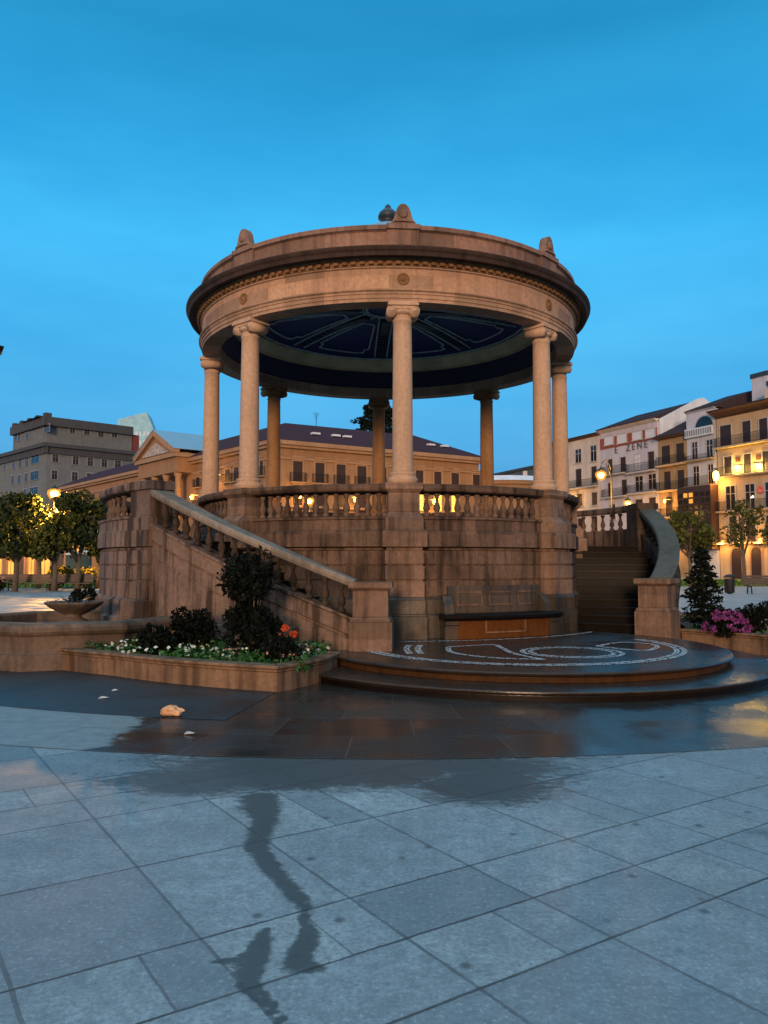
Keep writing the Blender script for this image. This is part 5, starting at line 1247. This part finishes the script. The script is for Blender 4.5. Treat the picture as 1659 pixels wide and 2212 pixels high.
# portico
qa, qb = PL.s(329), PL.s(414); qm = (qa+qb)/2; hp_ = 4.1; zc = EZ+.1
po = wallbox(PL, pa, qa, qb, zc-2.2, zc, 1, 'palace', 'portico', -2.6)
wallbox(PL, pa, qa-.4, qb+.4, zc+.004, zc+.6, .8, 'palacetrim', 'portico_cornice', -3.1)
Lm = Matrix.Translation(local(pa, *PL.w(qm, -2.75, zc+.604))) @ Matrix.Rotation(PL.phi, 4, 'Z'); hw = (qb-qa)/2
MB().extrude([(-hw, 0), (hw, 0), (0, hp_-.9)], 2.5, Lm).build('pediment', 'palace', pa)
MB().extrude([(-hw*.72, .25), (hw*.72, .25), (0, hp_-1.9)], .18, Lm @ Matrix.Translation((0, -.19, 0))).build('pediment_relief', 'relief', pa)
for sg in (-1, 1):
    rk = [(sg*(hw+.5), -.05), (sg*(hw+.5), .45), (0, hp_-.1), (0, hp_-.9), (sg*(hw-.1), .0)]
    MB().extrude(rk, .9, Lm @ Matrix.Translation((0, -.55, 0))).build('raking_cornice', 'palacetrim', pa)
    rr_ = [(sg*(hw+.6), .47), (sg*(hw+.6), .57), (0, hp_+.05), (0, hp_-.05)]
    MB().extrude(rr_, 9.0, Lm @ Matrix.Translation((0, -.6, .0))).build('portico_roof', 'roofmetal', pa)
for i in range(4):
    q = qa+.9+(qb-qa-1.8)*i/3; L = PL.w(q, -1.9, 0)
    MB().lathe([(.62, 0), (.62, .4), (.5, .5), (.42, zc-2.9), (.6, zc-2.5), (.6, zc-2.21)], 14).build('portico_column', 'palacetrim', pa, local(pa, *L))
for uu, vv in ((473, 1031), (425, 1075)):
    q = PL.s(uu); L = PL.w(q, -.9, PL.z(uu, vv)); l_ = MB().lathe([(.16, -.35), (.3, .0), (.24, .3), (.04, .45)], 10).box(-.04, .04, 0, .88, .3, .38).build('wall_lantern', 'lamp', pa, local(pa, *L), PL.phi); glow(l_, (0, -.5, -.2), 260, .2)
for uu, vv in ((640, 1072), (760, 1080), (930, 1085)):
    q = PR.s(uu); L = PR.w(q, -.9, PR.z(uu, vv)); l_ = MB().lathe([(.16, -.35), (.3, .0), (.24, .3), (.04, .45)], 10).box(-.04, .04, 0, .88, .3, .38).build('wall_lantern', 'lamp', pa, local(pa, *L), PR.phi); glow(l_, (0, -.6, -.2), 300, .2)
antenna(PR, rf_, pa, PR.s(741), 8, EZ+3.5, 2.2)

# low arcade behind the left trees, lit inside
aF = Face(-66, 86, R(4)); ar = thing('arcade_building', 'low building with orange lit openings behind the left trees', 'building', (-45, 86, 0))
wallbox(aF, ar, 2, 36, 0, 5.0, 8, 'palace')
wallbox(aF, ar, 1.6, 36.4, 5.004, 5.4, 8.4, 'palacetrim', 'cornice', -.4)
for u0, u1, v0, v1, mt in ((18, 30, 1172, 1218, 'litdim'), (62, 74, 1170, 1218, 'litdim'), (86, 108, 1164, 1212, 'lit'), (152, 173, 1178, 1222, 'lit'), (40, 52, 1174, 1218, 'shutter'), (122, 138, 1170, 1218, 'shutter'), (-12, 4, 1172, 1218, 'litdim')):
    r_ = aF.rect(u0, u1, v0, v1); window(aF, ar, r_[0], r_[1], .3, r_[3], 'palacetrim', 'litdim' if mt == 'lit' else mt, fw=.2, name='opening')
for q in (9, 17, 26):
    L = aF.w(q, -1.0, 4.2); l_ = MB().lathe([(.12, -.25), (.2, .0), (.16, .2), (.03, .3)], 8).box(-.03, .03, 0, .98, .2, .26).build('wall_lantern', 'lamp', ar, local(ar, *L), aF.phi); glow(l_, (0, -.4, -.2), 420, .15)

# ------------------------------------------------------------------ grey office block, tower, slate building
cx_, cy_ = at(94, 1218, 190).xy
GR = Face(cx_, cy_, R(42.5)); GL = Face(cx_, cy_, R(-45.0))
of = thing('office_building', 'large grey stone office block with a set-back top storey, far left', 'office block', (cx_, cy_, 0))
q1 = GR.s(318); q0 = GL.s(-40); zc = GR.z(96, 965); D = GL.w(q0); B = GR.w(q1); Cc = B + (D - Vector((cx_, cy_, 0)))
MB().prism([(p.x-cx_, p.y-cy_) for p in (D, Vector((cx_, cy_, 0)), B, Cc)], 0, zc).build('wall', 'grey', of)
for F, a_, c_ in ((GR, -.9, q1), (GL, q0, .9)):
    wallbox(F, of, a_, c_, zc-1.6, zc-.003, -.004, 'greydark', 'frieze', -.5); wallbox(F, of, a_, c_, zc, zc+.9, .5, 'greydark', 'cornice', -1.2)
ux, uy = (GR.w(1.0, 0) + (GL.w(-3.0, 0)-Vector((cx_, cy_, 0)))).xy
UR = Face(ux, uy, R(42.5)); UL = Face(ux, uy, R(-45.0)); qu = UR.s(279); qv = UL.s(20); zu = UR.z(106, 921)
D = UL.w(qv); B = UR.w(qu); O_ = Vector((ux, uy, 0)); Cc = B+(D-O_)
MB().prism([(p.x-cx_, p.y-cy_) for p in (D, O_, B, Cc)], zc+.5, zu).build('top_storey', 'grey', of)
for F, a_, c_ in ((UR, -.9, qu), (UL, qv, .9)): wallbox(F, of, a_, c_, zu+.003, zu+2.2, .5, 'greydark', 'parapet', -.9)
wallbox(UR, of, qu+.01, UR.s(296), zc+.5, zu+.3, 6, 'redbrick', 'stair_tower', .3)
for i in range(5):
    q = qv*i/4.3-.3; L = UL.w(q, .2, zu+2.2); MB().box(-.8, .8, -.8, .8, .004, 1.0).build('roof_vent', 'greydark', of, local(of, *L), UL.phi)
L = UR.w(qu*.45, 4, zu+2.2); MB().frustum((-12, 9, -3, 9), (-7, 5, 1, 7), .004, 1.0).build('roof', 'tile', of, local(of, *L), UR.phi)
Zg = lambda x, y: (x/2.011*.5486, (1300+y/2.011)*.5486)
def gwin(F, rects):
    for x0, x1, y0, y1 in rects:
        a_, c_ = Zg(x0, y0), Zg(x1, y1); um = (a_[0]+c_[0])/2; window(F, of, F.s(a_[0]), F.s(c_[0]), F.z(um, c_[1]), F.z(um, a_[1]), 'greyframe', 'pane', fw=.28)
gwin(UR, [(525, 565, 765, 815), (640, 682, 775, 830), (752, 795, 790, 845), (862, 905, 798, 850)])
gwin(UL, [(322, 362, 752, 808), (175, 198, 815, 860), (85, 105, 830, 880), (112, 132, 825, 875)])
gwin(GR, [(392, 438, 985, 1045), (555, 600, 1000, 1065), (672, 715, 1012, 1075), (785, 828, 1022, 1085), (892, 938, 1032, 1095), (1040, 1082, 1045, 1085), (390, 432, 1112, 1180), (552, 595, 1125, 1195), (670, 708, 1135, 1195), (780, 815, 1145, 1200)])
gwin(GL, [(5, 22, 1045, 1105), (75, 95, 1030, 1095), (125, 148, 1022, 1088), (178, 200, 1010, 1075), (225, 288, 985, 1055), (70, 92, 1155, 1220), (122, 145, 1148, 1212), (176, 200, 1135, 1202), (222, 288, 1118, 1185), (220, 285, 1245, 1300), (172, 195, 1260, 1310)])

tx, ty = at(247, 1218, 330).xy; tF = Face(tx, ty, R(8)); q1 = tF.s(325)
tw = thing('tower_block', 'pale angular tower behind the grey office block', 'tower', (tx, ty, 0))
zl, zr, zk = tF.z(250, 906), tF.z(324, 925), tF.z(311, 890); qk = tF.s(310)
MB().extrude([(0, 0), (q1, 0), (q1, zr), (qk, zk), (0, zl)], 14, Matrix.Rotation(tF.phi, 4, 'Z')).build('wall', 'tower', tw)
for i in range(5):
    for j in range(6):
        x = 7.5+i*1.6; L = tF.w(x, -.0, zr-3.5-j*3.6)
        MB().box(0, .8, -.08, -.004, 0, 2.0).build('window', 'gable', tw, local(tw, *L), tF.phi)

sx, sy = at(1062, 1218, 150).xy; sF = Face(sx, sy, R(-38)); q1 = sF.s(1240)
sb_ = thing('slate_building', 'slate-blue clad building between the palace and the row of houses', 'building', (sx, sy, 0))
z0_, z1_ = sF.z(1062, 1031), sF.z(1150, 1002); 
MB().extrude([(0, 0), (q1, 0), (q1, z1_), (0, z0_ + 0)], 14, Matrix.Rotation(sF.phi, 4, 'Z')).build('wall', 'slate', sb_)
MB().extrude([(-.3, z0_+.01), (q1, z1_+.01), (q1, z1_+.5), (-.3, z0_+.5)], 14, Matrix.Rotation(sF.phi, 4, 'Z') @ Matrix.Translation((0, -.4, 0))).build('roof_edge', 'lead', sb_)
for u0, u1, v0, v1, mt in ((1070, 1073, 1030, 1043, 'pane'), (1082, 1086, 1027, 1040, 'pane'), (1097, 1101, 1023, 1036, 'pane'), (1132, 1142, 1017, 1031, 'paleshutter')):
    r_ = sF.rect(u0, u1, v0, v1); window(sF, sb_, *r_, 'slate', mt, fw=.1, mull=False)
cvx = MB().revolve([(9.0, 0), (10, 0), (10, 14.6), (10.4, 14.7), (10.4, 15.3), (9.0, 15.3)], -70, 70, 24)
L = at(1100, 1218, 128); rot = thing('rotunda_house', 'low curved ochre building in front of the slate-blue block', 'building', (L.x, L.y+10, 0)); cvx.build('wall', 'palace', rot)
MB().revolve([(9.0, 15.304), (10.6, 15.304), (9.4, 16.2), (9.0, 16.2)], -70, 70, 24).build('roof', 'gable', rot)
